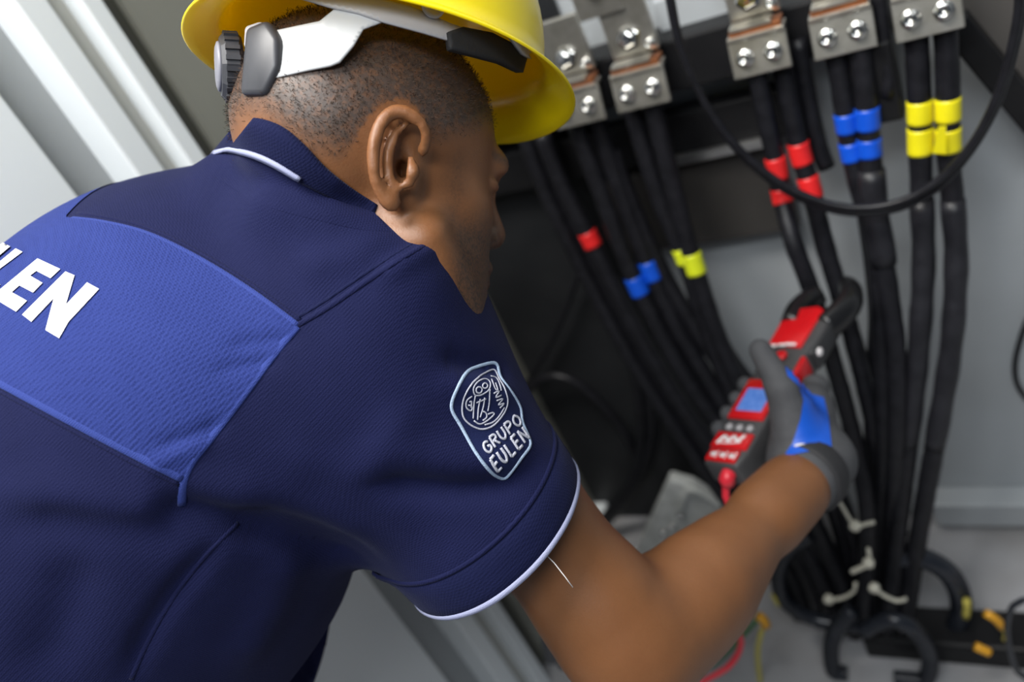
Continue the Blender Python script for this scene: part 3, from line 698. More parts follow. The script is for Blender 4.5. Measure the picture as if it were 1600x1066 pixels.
# ---- blue back panel: right half as seen, left half mirrored across the spine
topE = dens([(104, 341), (160, 348), (230, 366), (310, 405), (390, 455), (465, 510)], 6)
botE = dens([(-150, 520), (-60, 566), (0, 598), (100, 652), (200, 705), (285, 748)], 6)
def resamp(p, n):
    L = np.concatenate([[0], np.cumsum(np.linalg.norm(np.diff(p, axis=0), axis=1))]); s = np.linspace(0, L[-1], n)
    return np.stack([np.interp(s, L, p[:, i]) for i in range(2)], 1)
NU, NVv = 90, 60
top = resamp(topE, NU); bot = resamp(botE, NU)
rightE = resamp(dens([(465, 510), (430, 552), (385, 612), (335, 678), (285, 748)], 6), NVv)
gridV = {}; pv = []; pn = []
for i in range(NU):
    for j in range(NVv):
        t_ = j/(NVv-1); s = i/(NU-1)
        q = top[i]*(1-t_)+bot[i]*t_ + s*(rightE[j]-(top[-1]*(1-t_)+bot[-1]*t_))
        p, n_ = cast(shirt_bvh, q[0], q[1], .0012)
        if p is not None and (n_ @ _n(-p)) > .10: gridV[(i, j)] = len(pv); pv.append(p)
pf = [(gridV[(i, j)], gridV[(i, j+1)], gridV[(i+1, j+1)], gridV[(i+1, j)]) for i in range(NU-1) for j in range(NVv-1)
      if all(k in gridV for k in ((i, j), (i+1, j), (i, j+1), (i+1, j+1)))]
pv = np.array(pv)
aM = (cast(shirt_bvh, 12, 425)[0]-TC) @ tA                # spine line, under the middle letter
def onshirt(v, off=.0010):
    loc, nn, _, _ = shirt_bvh.find_nearest(Vector(v)); nn = np.array(nn); loc = np.array(loc)
    return loc+nn*off*(1 if nn @ (loc-T((loc-TC) @ tU, 0, 0)) > 0 else -1)
def lay(v):
    hh = shirt_bvh.ray_cast(Vector(T((v-TC) @ tU, (v-TC) @ tA, .5)), Vector(-tB))
    return np.array(hh[0])+np.array(hh[1])*(.0010 if hh[1].dot(Vector(tB)) > 0 else -.0010) if hh[0] is not None else onshirt(v)
mir = lambda v: v-2*((v-TC) @ tA-aM)*tA
fullV = list(pv); fullF = list(pf); left = {}
for j in range(NVv):
    row = [i for i in range(NU) if (i, j) in gridV]
    if not row: continue
    i0 = row[0]; chain = [pv[gridV[(i, j)]] for i in row if (pv[gridV[(i, j)]]-TC) @ tA > aM]
    tgt = [mir(v) for v in chain]; st_ = pv[gridV[(i0, j)]]
    tgt = [v for v in tgt if (v-st_) @ tA < -.002]
    if tgt: du = (tgt[0]-st_) @ tU; tgt = [v-tU*du for v in tgt]
    ctrl = np.array([st_]+tgt); L = np.concatenate([[0], np.cumsum(np.linalg.norm(np.diff(ctrl, axis=0), axis=1))]); ss = np.linspace(0, L[-1], 60)
    left[j] = []
    for s in ss:
        v = np.array([np.interp(s, L, ctrl[:, k]) for k in range(3)]); left[j].append(len(fullV)); fullV.append(lay(v))
for j in range(NVv-1):
    if j in left and j+1 in left: fullF += [(left[j][k], left[j][k+1], left[j+1][k+1], left[j+1][k]) for k in range(59)]
panel = mesh('back_panel', np.array(fullV), fullF, M['royal'], shirt, camspace=True)
panel['label'] = 'bright blue mesh panel across the upper back'
seam('panel_seam', shirt_bvh, [(112, 342), (160, 348), (230, 366), (310, 405), (390, 455), (465, 510)], .0030, M['seamblue'], shirt, .45)
seam('panel_seam', shirt_bvh, [(120, 333), (165, 339), (235, 357), (315, 396), (395, 446), (470, 501)], .0016, M['navy'], shirt, .5)
seam('panel_seam', shirt_bvh, [(-40, 577), (0, 598), (100, 652), (200, 705), (285, 748)], .0034, M['seamblue'], shirt, .45)
seam('panel_seam', shirt_bvh, [(-40, 592), (0, 612), (100, 666), (200, 719), (280, 758)], .0016, M['navy'], shirt, .5)
seam('armhole_seam', shirt_bvh, [(465, 510), (430, 552), (385, 612), (335, 678), (300, 722), (287, 750), (284, 790)], .0030, M['seamblue'], shirt, .45)
seam('armhole_seam', shirt_bvh, [(465, 508), (510, 482), (560, 448), (620, 408), (672, 378)], .0022, M['navy'], shirt, .5)
seam('armhole_seam', shirt_bvh, [(458, 500), (502, 474), (552, 440), (612, 400), (660, 372)], .0011, M['rib'], shirt, .5)
seam('side_seam', shirt_bvh, [(372, 818), (320, 870), (270, 935), (230, 1005), (205, 1062)], .0018, M['navy'], shirt, .5)

# ---- back lettering (print)
zz = lambda pts: [(x/5.92, 380+y/5.92) for x, y in pts]
LET = {'N': [(225, 675), (622, 280), (705, 315), (625, 585), (820, 380), (930, 440), (650, 740), (565, 890), (440, 815), (515, 525), (310, 740)],
       'E': [(-60, 512), (170, 648), (270, 548), (130, 470), (200, 408), (325, 473), (412, 385), (298, 318), (355, 275), (485, 342), (575, 258), (365, 160)],
       'L': [(165, 68), (228, 100), (-110, 352), (25, 400), (-45, 470), (-250, 410)],
       }
for ch, pts in LET.items(): decal('back_letter', shirt_bvh, zz(pts), M['print'], shirt, .0022, 4.0)['label'] = 'white printed letter '+ch

# the first two letters run over the spine: same letter frame, laid on from behind the back
au = lambda x, y: (lambda v: np.array([(v-TC) @ tA, (v-TC) @ tU]))(cast(shirt_bvh, *zz([(x, y)])[0])[0])
o_, w_, h_ = au(225, 675), au(565, 890)-au(225, 675), au(622, 280)-au(225, 675)
pit = au(-60, 512)-o_
for n_l, ch, poly in ((3, 'U', [(0, 1), (0, .25), (.2, 0), (.75, 0), (.95, .25), (.95, 1), (.68, 1), (.68, .28), (.62, .22), (.33, .22), (.27, .28), (.27, 1)]),
                      (4, 'E', [(0, 0), (.85, 0), (.85, .2), (.28, .2), (.28, .4), (.75, .4), (.75, .6), (.28, .6), (.28, .8), (.85, .8), (.85, 1), (0, 1)])):
    bm = bmesh.new(); f_ = bm.faces.new([bm.verts.new((x, y, 0)) for x, y in poly]); bmesh.ops.triangulate(bm, faces=[f_])
    for _ in range(5):
        le = [e for e in bm.edges if e.calc_length() > .12]
        if not le: break
        bmesh.ops.subdivide_edges(bm, edges=le, cuts=1); bmesh.ops.triangulate(bm, faces=[f for f in bm.faces if len(f.verts) > 3])
    for v in bm.verts:
        q = o_+pit*n_l*.97+w_*v.co.x*.9+h_*v.co.y
        hh = shirt_bvh.ray_cast(Vector(T(q[1], q[0], .5)), Vector(-tB)); v.co = c2w(np.array(hh[0])+np.array(hh[1])*(.0026 if hh[1].dot(Vector(tB)) > 0 else -.0026) if hh[0] is not None else T(q[1], q[0], .15))
    me = bpy.data.meshes.new('back_letter'); bm.to_mesh(me); bm.free(); link('back_letter', me, M['print'], shirt)['label'] = 'white printed letter '+ch

# ---- sleeve rib band, piping, hem line
def sleeve_ring(off, extra, n=72):
    out = []; c = cufC+cufN*off; u = _n(np.cross(cufN, [0, 0, 1])); v = np.cross(cufN, u); nr = []
    for k in range(n):
        a = 2*math.pi*k/n; d_ = math.cos(a)*u+math.sin(a)*v
        h = shirt_bvh.ray_cast(Vector(c+d_*.16), Vector(-d_))
        p = np.array(h[0]) if h[0] is not None else c+d_*.07
        rr = (p-c) @ d_; out.append(min(max(rr, .055), .10)); nr.append(d_)
    out = np.array(out)
    for _ in range(3): out = (np.roll(out, 1)+2*out+np.roll(out, -1))/4
    return np.array([c+d_*(o+extra) for o, d_ in zip(out, nr)]), np.array(nr)
rings = [sleeve_ring(o, e)[0] for o, e in ((-.034, .0004), (-.032, .0016), (-.022, .0018), (-.012, .0018), (-.004, .0016), (-.0005, .0014), (.0005, -.002))]
nR = len(rings[0]); bv = np.vstack(rings)
bf = [(i*nR+k, i*nR+(k+1) % nR, (i+1)*nR+(k+1) % nR, (i+1)*nR+k) for i in range(len(rings)-1) for k in range(nR)]
mesh('sleeve_rib_band', bv, bf, M['rib'], shirt, camspace=True)
rg, rn = sleeve_ring(-.003, .0006)
V_, F_ = tube_vf(rg, .0030, 8, True, flat=.8, nrm=rn); mesh('sleeve_piping', V_, F_, M['piping'], shirt, camspace=True)['label'] = 'pale piping along the sleeve hem'
rg, rn = sleeve_ring(-.036, .0002)
V_, F_ = tube_vf(rg, .0022, 8, True, flat=.7, nrm=rn); mesh('hem_seam', V_, F_, M['navy'], shirt, camspace=True)

# ---- collar: a folded band laid round the neck, its near side as traced, the far side closing the ring
ctop = resamp(dens([(372, 189), (400, 184), (440, 197), (475, 225), (510, 262), (550, 294), (590, 320)], 5), 44)
cbot = resamp(dens([(328, 241), (352, 238), (390, 247), (425, 262), (465, 285), (520, 312), (585, 334)], 5), 44)
NCr = 9; cz = np.zeros((44, NCr)); cpx = np.zeros((44, NCr, 2))
for i in range(44):
    for j in range(NCr):
        q = ctop[i]*(1-j/(NCr-1))+cbot[i]*j/(NCr-1); cpx[i, j] = q; z_ = []
        for tr in (body_bvh, shirt_bvh):
            p, _ = cast(tr, *q)
            if p is not None: z_.append(p[2])
        cz[i, j] = min(z_) if z_ else .74
base_z = cz.copy()
for _ in range(10): cz[1:-1] = np.minimum(base_z[1:-1], (cz[:-2]+cz[1:-1]*2+cz[2:])/4); cz[:, 1:-1] = np.minimum(base_z[:, 1:-1], (cz[:, :-2]+2*cz[:, 1:-1]+cz[:, 2:])/4)
cz[:4] = np.maximum(cz[:4], .685)
bul = np.array([.004, .0065, .0075, .0075, .007, .0065, .006, .0055, .005])
cend = np.clip((43-np.arange(44))/12, 0.15, 1)
cP = np.array([[P(*cpx[i, j], cz[i, j]-bul[j]*cend[i]) for j in range(NCr)] for i in range(44)])
cvv = cP.reshape(-1, 3)
co = mesh('collar', cvv, [(i*NCr+j, i*NCr+j+1, (i+1)*NCr+j+1, (i+1)*NCr+j) for i in range(43) for j in range(NCr-1)], M['rib'], shirt, camspace=True)
md = co.modifiers.new('thickness', 'SOLIDIFY'); md.thickness = .003; md.offset = -1
sp_ = cP[:24, -1]*.994+np.array([0, .0, 0]); sp2 = cP[:24, -2]*.992
sv_ = np.vstack([sp_, sp2]); so = mesh('collar_stripe', sv_, [(i, i+1, 24+i+1, 24+i) for i in range(23)], M['piping'], shirt, camspace=True); so['label'] = 'pale stripe along the collar edge'
md = so.modifiers.new('thickness', 'SOLIDIFY'); md.thickness = .002; md.offset = -1
yb = resamp(dens([(322, 262), (350, 285), (392, 312), (440, 330), (500, 345), (560, 358), (610, 362)], 5), 44); yz = np.zeros((44, 6)); yx = np.zeros((44, 6, 2))
for i in range(44):
    for j in range(6):
        q = cpx[i, -2]*(1-j/5)+yb[i]*j/5; yx[i, j] = q; z_ = [p_[2] for p_ in (cast(tr, *q)[0] for tr in (body_bvh, shirt_bvh)) if p_ is not None]
        yz[i, j] = min(z_) if z_ else .74
y0_ = yz.copy()
for _ in range(8): yz[1:-1] = np.minimum(y0_[1:-1], (yz[:-2]+2*yz[1:-1]+yz[2:])/4)
yP = np.array([[P(*yx[i, j], yz[i, j]-.0035*(1-j/5)-.0002) for j in range(6)] for i in range(44)]).reshape(-1, 3)
mesh('yoke_edge', yP, [(i*6+j, i*6+j+1, (i+1)*6+j+1, (i+1)*6+j) for i in range(43) for j in range(5)], M['navy'], shirt, camspace=True)
nk = _n([.45, -.78, .36]); cu = _n(np.cross(nk, [0, 0, 1])); cv = np.cross(nk, cu)
def ring_pts(c, ru, rv, n=64): return np.array([c+ru*math.cos(2*math.pi*k/n)*cu+rv*math.sin(2*math.pi*k/n)*cv for k in range(n)])
n_ = 64; prof = [(-.020, .070), (-.004, .064), (.004, .066), (.000, .069), (-.02, .076)]
cvv = np.vstack([ring_pts(P(492, 312, .742)+nk*t_, r_, r_) for t_, r_ in prof])
mesh('collar_stand', cvv, [(i*n_+k, i*n_+(k+1) % n_, (i+1)*n_+(k+1) % n_, (i+1)*n_+k) for i in range(len(prof)-1) for k in range(n_)], M['rib'], shirt, camspace=True)

# ---- sleeve patch
zp = lambda pts: [(690+x/5.075, 550+y/5.075) for x, y in pts]
PO = [(385, 85), (435, 100), (460, 200), (530, 295), (580, 370), (620, 450), (635, 560), (690, 690), (695, 750), (620, 850), (520, 985), (490, 1005), (440, 985), (370, 930), (260, 790), (150, 590), (85, 480), (75, 410), (110, 310), (170, 200), (240, 135)]
decal('sleeve_patch', shirt_bvh, zp(PO), M['patch'], shirt, .0009, 5.0)['label'] = 'dark embroidered badge on the sleeve'
seam('patch_border', shirt_bvh, zp(PO), .0013, M['patchedge'], shirt, .6, .0010, True, 3)
OV = [(410, 145), (330, 180), (240, 250), (180, 340), (158, 430), (165, 510), (200, 560), (260, 600), (320, 615), (390, 595), (450, 540), (500, 460), (515, 380), (490, 290), (450, 220)]
def stitch(name, pts, r, closed=False, smooth=True):
    return seam(name, shirt_bvh, zp(pts), r, M['stitch'], shirt, .7, .0012, closed, 2.0, 6, smooth)
stitch('emblem_stroke', OV, .0007, True)
circ = lambda x, y, r_, n=10: [(x+r_*math.cos(2*math.pi*k/n), y+r_*math.sin(2*math.pi*k/n)) for k in range(n)]
for pts, cl in [(circ(290, 302, 24), True), (circ(337, 272, 20), True),
                ([(255, 335), (245, 285), (285, 240), (340, 220), (378, 245), (375, 290), (345, 320), (290, 345)], True),
                ([(262, 345), (250, 420), (245, 530)], False), ([(375, 300), (372, 390), (360, 470)], False), ([(300, 370), (285, 450), (280, 540)], False),
                ([(335, 360), (325, 430), (300, 520)], False), ([(270, 400), (310, 385), (345, 370)], False), ([(320, 470), (345, 480), (352, 520), (320, 545)], False),
                ([(360, 495), (400, 480), (412, 492), (370, 535), (300, 575), (250, 545)], False), ([(335, 580), (400, 560), (450, 510), (490, 440)], False),
                ([(235, 350), (195, 380), (190, 440), (230, 470), (235, 425), (205, 420)], False), ([(215, 395), (232, 385), (228, 440)], False),
                ([(385, 200), (430, 215), (460, 285), (465, 310)], False), ([(390, 225), (420, 300), (440, 310), (420, 250)], False),
                ([(405, 330), (450, 310), (420, 360), (465, 345)], False), ([(430, 385), (480, 370), (440, 420), (490, 405), (455, 445)], False)]:
    stitch('emblem_stroke', pts, .00062, cl)
GL = {'G': [[(.9, .8), (.5, 1), (.1, .75), (.05, .35), (.4, 0), (.9, .15), (.9, .5), (.55, .5)]], 'R': [[(.1, 0), (.1, 1)], [(.1, 1), (.8, .95), (.85, .6), (.1, .5)], [(.45, .5), (.9, 0)]],
      'U': [[(.1, 1), (.1, .3), (.45, 0), (.85, .3), (.85, 1)]], 'P': [[(.1, 0), (.1, 1)], [(.1, 1), (.8, .95), (.85, .6), (.1, .45)]],
      'O': [[(.5, 1), (.1, .7), (.1, .3), (.5, 0), (.9, .3), (.9, .7), (.5, 1)]], 'E': [[(.15, 0), (.15, 1)], [(.15, 1), (.85, 1)], [(.15, .5), (.75, .5)], [(.15, 0), (.85, 0)]],
      'L': [[(.15, 1), (.15, 0)], [(.15, 0), (.85, 0)]], 'N': [[(.1, 0), (.1, 1)], [(.1, 1), (.9, 0)], [(.9, 0), (.9, 1)]]}
def word(txt, o, adv, up, wfac, r_):
    o = np.array(o, float); adv = np.array(adv, float); up = np.array(up, float)
    for i, ch in enumerate(txt):
        VV = []; FF = []; k0 = 0
        for stp in GL[ch]:
            pts = [tuple(o+adv*(i+x*wfac)+up*y) for x, y in stp]
            p, nn = cast_path(shirt_bvh, zp(pts), .0014, 2.0)
            if len(p) < 2: continue
            v, f = tube_vf(p, r_, 6, False, flat=.7, nrm=nn); VV.append(v); FF += [tuple(k0+q for q in ff) for ff in f]; k0 += len(v)
        if VV: mesh('badge_letter', np.vstack(VV), FF, M['stitch'], shirt, camspace=True)
word('GRUPO', (360, 818), (57, -52), (-50, -80), .80, .00105)
word('EULEN', (432, 948), (54, -55), (-60, -88), .80, .00120)
tube('loose_thread', c2w(np.array([P(852, 866, .668), P(866, 880, .662), P(884, 903, .660), P(895, 918, .662)])), .0004, M['thread'], shirt, 6)

# ================================================================== body object with skin, stubble and hair density
hc = ((bV-H0) @ HX.T)/S_                                   # f, u, r in head units
front = np.linalg.norm(bV-H(0, 0, 0), axis=1) < .20
bd = []
for x, y in [(404, 176), (440, 212), (490, 243), (535, 246), (572, 205), (600, 172), (640, 168), (668, 205), (690, 222), (725, 212), (765, 192), (795, 160)]:
    p, _ = cast(body_bvh, x, y)
    if p is not None: q = ((p-H0) @ HX.T)/S_; bd.append((q[0], q[1]))
bd = sorted(bd); bdx = np.array([b[0] for b in bd]); bdy = np.array([b[1] for b in bd])
print('hairline', np.round(bd, 3).tolist())
def hairden(h): return np.clip((h[:, 1]-np.interp(h[:, 0], bdx, bdy))/.020+.25, 0, 1)*(h[:, 0] < np.interp(h[:, 1], [0, .05, .1], [.074, .078, .075]))
hair = np.where(front, hairden(hc), 0)
# no hair on the ear
ed = np.abs((bV-EAR) @ hR) ; earm = (((hc[:, 0]+.021)/.027)**2+((hc[:, 1]+.002)/.041)**2 < 1) & (hc[:, 2] > .055)
hair[earm] = 0
beard = np.where(front, np.clip((-.014-hc[:, 1]+.25*(hc[:, 0]-.02))/.03, 0, 1)*np.clip((hc[:, 0]-.018)/.02, 0, 1)*np.clip((.135-np.abs(hc[:, 1]))/.02, 0, 1), 0)
beard = np.maximum(beard, np.where(front, np.clip(1-np.abs(hc[:, 0]-.03)/.016, 0, 1)*np.clip((hc[:, 1]+.06)/.02, 0, 1)*np.clip((.03-hc[:, 1])/.02, 0, 1)*(np.abs(hc[:, 2]) > .045)*.6, 0))
brow = np.where(front, np.clip(1-np.abs(hc[:, 1]-.036)/.006, 0, 1)*(hc[:, 0] > .07)*(np.abs(hc[:, 2]) > .012), 0)
beard = np.maximum(beard, brow)
def skinmat():
    m = bpy.data.materials.new('brown_skin'); m.use_nodes = True; nt = m.node_tree; b = nt.nodes['Principled BSDF']
    tc = nt.nodes.new('ShaderNodeTexCoord')
    def noise(sc, det=4, rough=.55):
        n_ = nt.nodes.new('ShaderNodeTexNoise'); n_.inputs['Scale'].default_value = sc; n_.inputs['Detail'].default_value = det; n_.inputs['Roughness'].default_value = rough
        nt.links.new(tc.outputs['Object'], n_.inputs['Vector']); return n_.outputs['Fac']
    def mix(fac, a, c):
        x = nt.nodes.new('ShaderNodeMix'); x.data_type = 'RGBA'
        nt.links.new(fac, x.inputs[0])
        for s, v in ((6, a), (7, c)):
            if isinstance(v, tuple): x.inputs[s].default_value = (*v, 1)
            else: nt.links.new(v, x.inputs[s])
        return x.outputs[2]
    def math_(op, a, c, clamp=False):
        x = nt.nodes.new('ShaderNodeMath'); x.operation = op; x.use_clamp = clamp
        for i, v in enumerate((a, c)):
            if isinstance(v, (int, float)): x.inputs[i].default_value = v
            else: nt.links.new(v, x.inputs[i])
        return x.outputs[0]
    def attr(nm):
        a = nt.nodes.new('ShaderNodeAttribute'); a.attribute_name = nm; return a.outputs['Fac']
    skin = mix(noise(22, 5), (.165, .062, .020), (.245, .104, .040))
    skin = mix(math_('MULTIPLY', noise(400, 2), .35), skin, (.15, .058, .022))
    cl = nt.nodes.new('ShaderNodeMapRange'); cl.inputs[1].default_value = .36; cl.inputs[2].default_value = .62; nt.links.new(noise(210, 3, .65), cl.inputs[0])
    hf = math_('MULTIPLY', attr('hair'), math_('ADD', .62, math_('MULTIPLY', cl.outputs[0], .55)), True)
    c = mix(hf, skin, (.062, .042, .033))
    c2 = nt.nodes.new('ShaderNodeMapRange'); c2.inputs[1].default_value = .4; c2.inputs[2].default_value = .62; nt.links.new(noise(420, 3, .6), c2.inputs[0])
    bf_ = math_('MULTIPLY', attr('beard'), math_('ADD', .55, math_('MULTIPLY', c2.outputs[0], .40)), True)
    c = mix(bf_, c, (.030, .018, .012))
    nt.links.new(c, b.inputs['Base Color'])
    b.inputs['Roughness'].default_value = .48; b.inputs['Subsurface Weight'].default_value = .12; b.inputs['Subsurface Radius'].default_value = (1, .35, .2); b.inputs['Subsurface Scale'].default_value = .003
    bp = nt.nodes.new('ShaderNodeBump'); bp.inputs['Strength'].default_value = .25; bp.inputs['Distance'].default_value = .0008
    nt.links.new(noise(550, 4), bp.inputs['Height']); nt.links.new(bp.outputs[0], b.inputs['Normal'])
    return m
M['skin'] = skinmat()
body = mesh('body', bV, bQ, M['skin'], person, camspace=True)
for nm, arr in (('hair', hair), ('beard', beard)):
    at = body.data.attributes.new(nm, 'FLOAT', 'POINT'); at.data.foreach_set('value', arr.astype(np.float32))
M['eye'] = mat('eye_white', (.75, .72, .68), .15); M['iris'] = mat('dark_iris', (.02, .012, .008), .15)
for s in (-1, 1):
    e = lathe('eye', c2w(H(.056, .014, .033*s)), hF @ R3.T, [(.0, .006), (.006, .0115), (.012, .0118), (.017, .0095), (.0205, .0055), (.0218, .001)], M['eye'], person, 16)
    lathe('iris', c2w(H(.056, .014, .033*s)+hF*.0195), hF @ R3.T, [(0, .006), (.0016, .0052), (.0026, .001)], M['iris'], e, 14)
# short curled hair
bN = vnormals(bV, bQ)
cand = np.where((hair > .2) & (hc[:, 1] < .115) )[0]
rs = np.random.RandomState(3); pick = rs.choice(cand, min(34000, len(cand)*3))
hv = []; hfc = []
cl_seed = rs.rand(64, 3)
for i in pick:
    p = bV[i]+rs.randn(3)*.0012; nn = bN[i]
    den = .5+.5*math.sin(p[0]*900+3*math.sin(p[1]*700))*math.sin(p[1]*820+2*math.sin(p[2]*640+p[0]*300))
    if rs.rand() > hair[i]*(.25+.95*den): continue
    t_ = _n(np.cross(nn, rs.randn(3))); w_ = np.cross(nn, t_)*.00018
    a = p; b_ = p+nn*.0011+t_*.0008; c_ = p+nn*.0016+t_*.0018; k = len(hv)
    hv += [a-w_, a+w_, b_-w_, b_+w_, c_-w_*.5, c_+w_*.5]; hfc += [(k, k+1, k+3, k+2), (k+2, k+3, k+5, k+4)]
M['hair'] = mat('dark_brown_hair', (.042, .028, .021), .9, spec=.15)
mesh('hair', np.array(hv), hfc, M['hair'], person, camspace=True)['label'] = 'short cropped dark curly hair'
# trousers and boots (below the frame)
Tf = Field()
Tf.rc(T(-.42, .06, -.05), T(-.47, -.06, -.05), .125, .125, .05)
for lp in LEGS: Tf.chain([lp[0], lp[1], lp[1]*.08+lp[2]*.92], [.105, .085, .07], .05)
allp = np.array([p for l in LEGS for p in l]+[T(-.45, 0, 0)])
tV, tQ = Tf.poly(.009, allp.min(0)-.22, allp.max(0)+.22); tV = relax(tV, tQ, 4)
mesh('trousers', tV, tQ, M['trouser'], person, camspace=True)
toe = np.array([.83, .55, 0])
for lp in LEGS:
    Bf = Field(); an = c2w(lp[2]); w_ = lambda p: w2c(p)
    Bf.rc(w_(an+np.array([0, 0, .03])), w_(an+np.array([0, 0, -.04])), .05, .05, .02)
    Bf.rc(w_(np.array([an[0], an[1], .045])-toe*.04), w_(np.array([an[0], an[1], .038])+toe*.16), .045, .038, .03)
    c_ = np.array([w_(an), w_(an+toe*.18)]); v, q = Bf.poly(.006, c_.min(0)-.12, c_.max(0)+.12); v = relax(v, q, 2)
    vw = c2w(v); vw[:, 2] = np.maximum(vw[:, 2], .001); mesh('boot', vw, q, M['boot'], person)
# ================================================================== hard hat
M['yellow'] = mat('yellow_abs_plastic', (.95, .79, .0), .28, 0, (4, .2, (.90, .71, .0)), None, .3)
_nt = M['yellow'].node_tree; _b = _nt.nodes['Principled BSDF']; _o = [n for n in _nt.nodes if n.type == 'OUTPUT_MATERIAL'][0]
_tr = _nt.nodes.new('ShaderNodeBsdfTranslucent'); _tr.inputs[0].default_value = (.98, .72, .0, 1); _mx = _nt.nodes.new('ShaderNodeMixShader'); _mx.inputs[0].default_value = .22
_nt.links.new(_b.outputs[0], _mx.inputs[1]); _nt.links.new(_tr.outputs[0], _mx.inputs[2]); _nt.links.new(_mx.outputs[0], _o.inputs[0])
M['whitep'] = mat('white_strap_plastic', (.52, .53, .54), .28)
M['greyp'] = mat('grey_strap_plastic', (.40, .39, .40), .4)
M['darkp'] = mat('dark_grey_plastic', (.035, .036, .042), .42, 0, (40, .3, (.055, .055, .065)))
M['capgrey'] = mat('lilac_grey_plastic', (.20, .20, .235), .4)
M['foam'] = mat('black_sweatband', (.012, .012, .013), .8, 0, None, (300, .4, 'noise'))
gF = _n([.885, .105, .44]); gU = np.array([-.02, -.965, .06]); gU = _n(gU-gF*(gU @ gF)); gR = np.cross(gF, gU); gR = gR if gR[2] < 0 else -gR
HC = H0+.118*np.array([-.02, -.97, .1])+.012*gF
hat = thing('hard_hat', 'yellow hard hat with white ratchet strap worn by the person', 'hard hat', tuple(c2w(HC)))
NA = 96; LH, WH, TH = .124, .108, .118
def hat_loop(kind, i, n):
    out = []
    for k in range(NA):
        a = 2*math.pi*k/NA; ca, sa = math.cos(a), math.sin(a)
        ex = 2.3; rr = 1/((abs(ca)/LH)**ex+(abs(sa)/WH)**ex)**(1/ex)
        if kind == 'brim':
            fr = max(0, ca)**2.2; bk = max(0, -ca)**3
            wd = .014+.016*fr+.014*bk; rr2 = rr+wd*i
            z = -.004-i*(.010+.012*fr-.002*bk) - .004*max(0, ca)
            out.append((rr2*ca, z-n, rr2*sa))
        else:
            ph = math.pi/2*i; q = rr-n; out.append((q*ca*math.cos(ph)**.75, (TH-n)*math.sin(ph)**.95+.002*0, q*sa*math.cos(ph)**.75))
    return np.array(out)
loops = [hat_loop('dome', t_, .003) for t_ in np.linspace(.97, 0, 15)]+[hat_loop('brim', t_, .0028) for t_ in (.15, .4, .7, .95)]+[hat_loop('brim', 1.0, .0014)]+[hat_loop('brim', t_, 0.0) for t_ in (.97, .7, .4, .12)]+[hat_loop('dome', t_, 0) for t_ in np.linspace(0.02, .985, 16)]
Lp = np.vstack(loops); Vh = HC+Lp[:, [0]]*gF+Lp[:, [1]]*gU+Lp[:, [2]]*gR
fh = [(i*NA+k, i*NA+(k+1) % NA, (i+1)*NA+(k+1) % NA, (i+1)*NA+k) for i in range(len(loops)-1) for k in range(NA)]
fh.append(tuple(range(NA))); fh.append(tuple(range((len(loops)-1)*NA, len(loops)*NA))[::-1])
mesh('shell', Vh, fh, M['yellow'], hat, camspace=True)
def hg(f, u, r): return HC+f*gF+u*gU+r*gR
for s in (-.02, 0, .02):                                   # ridges along the crown
    path = np.array([hg(LH*1.0*math.cos(t_)**.8*.98, TH*math.sin(t_)**.95*1.0+.001, s) if t_ < math.pi/2 else hg(-LH*1.0*abs(math.cos(t_))**.8*.98, TH*math.sin(t_)**.95+.001, s) for t_ in np.linspace(.5, math.pi-.5, 30)])
    tube('crown_ridge', c2w(path), .004, M['yellow'], hat, 8)
# straps follow an oval band inside the shell
bc_ = HC-.004*gF; ob = []
for zz_ in np.linspace(-.14, .09, 24):
    for k in range(72):
        a = 2*math.pi*k/72; rs_ = 1-.10*max(0, zz_/.09); ob.append(bc_+gU*zz_+rs_*(.113*math.cos(a)*gF+.099*math.sin(a)*gR))
band_bvh = bvh(np.array(ob), np.array([(i*72+k, i*72+(k+1) % 72, (i+1)*72+(k+1) % 72, (i+1)*72+k) for i in range(23) for k in range(72)]))
def strap(name, poly, m, off, th, cut=8):
    o = decal(name, band_bvh, poly, m, hat, off, cut); md = o.modifiers.new('thickness', 'SOLIDIFY'); md.thickness = th; md.offset = 0
    return o
strap('ratchet_strap', [(424, 50), (462, 42), (500, 34), (522, 16), (562, 20), (600, 34), (568, 46), (553, 72), (531, 98), (516, 104), (480, 111), (432, 122), (428, 90)], M['whitep'], .000, .002)
strap('headband', [(478, -25), (560, -8), (640, 12), (700, 38), (745, 54), (748, 74), (700, 66), (660, 54), (600, 38), (560, 24), (515, 14), (470, 0)], M['greyp'], .002, .002)
strap('sweatband', [(694, 54), (716, 46), (760, 54), (800, 74), (812, 92), (806, 114), (776, 100), (730, 88), (698, 80)], M['foam'], .003, .006)
strap('strap_clip', [(782, 62), (792, 60), (816, 84), (812, 92), (800, 86)], M['whitep'], .008, .003)
rvp, rvn = cast(band_bvh, 672, 14, .004)
lathe('strap_rivet', c2w(rvp), rvn @ R3.T, [(0, .0085), (.0015, .0085), (.0022, .006), (.0012, .004)], M['greyp'], hat, 20)
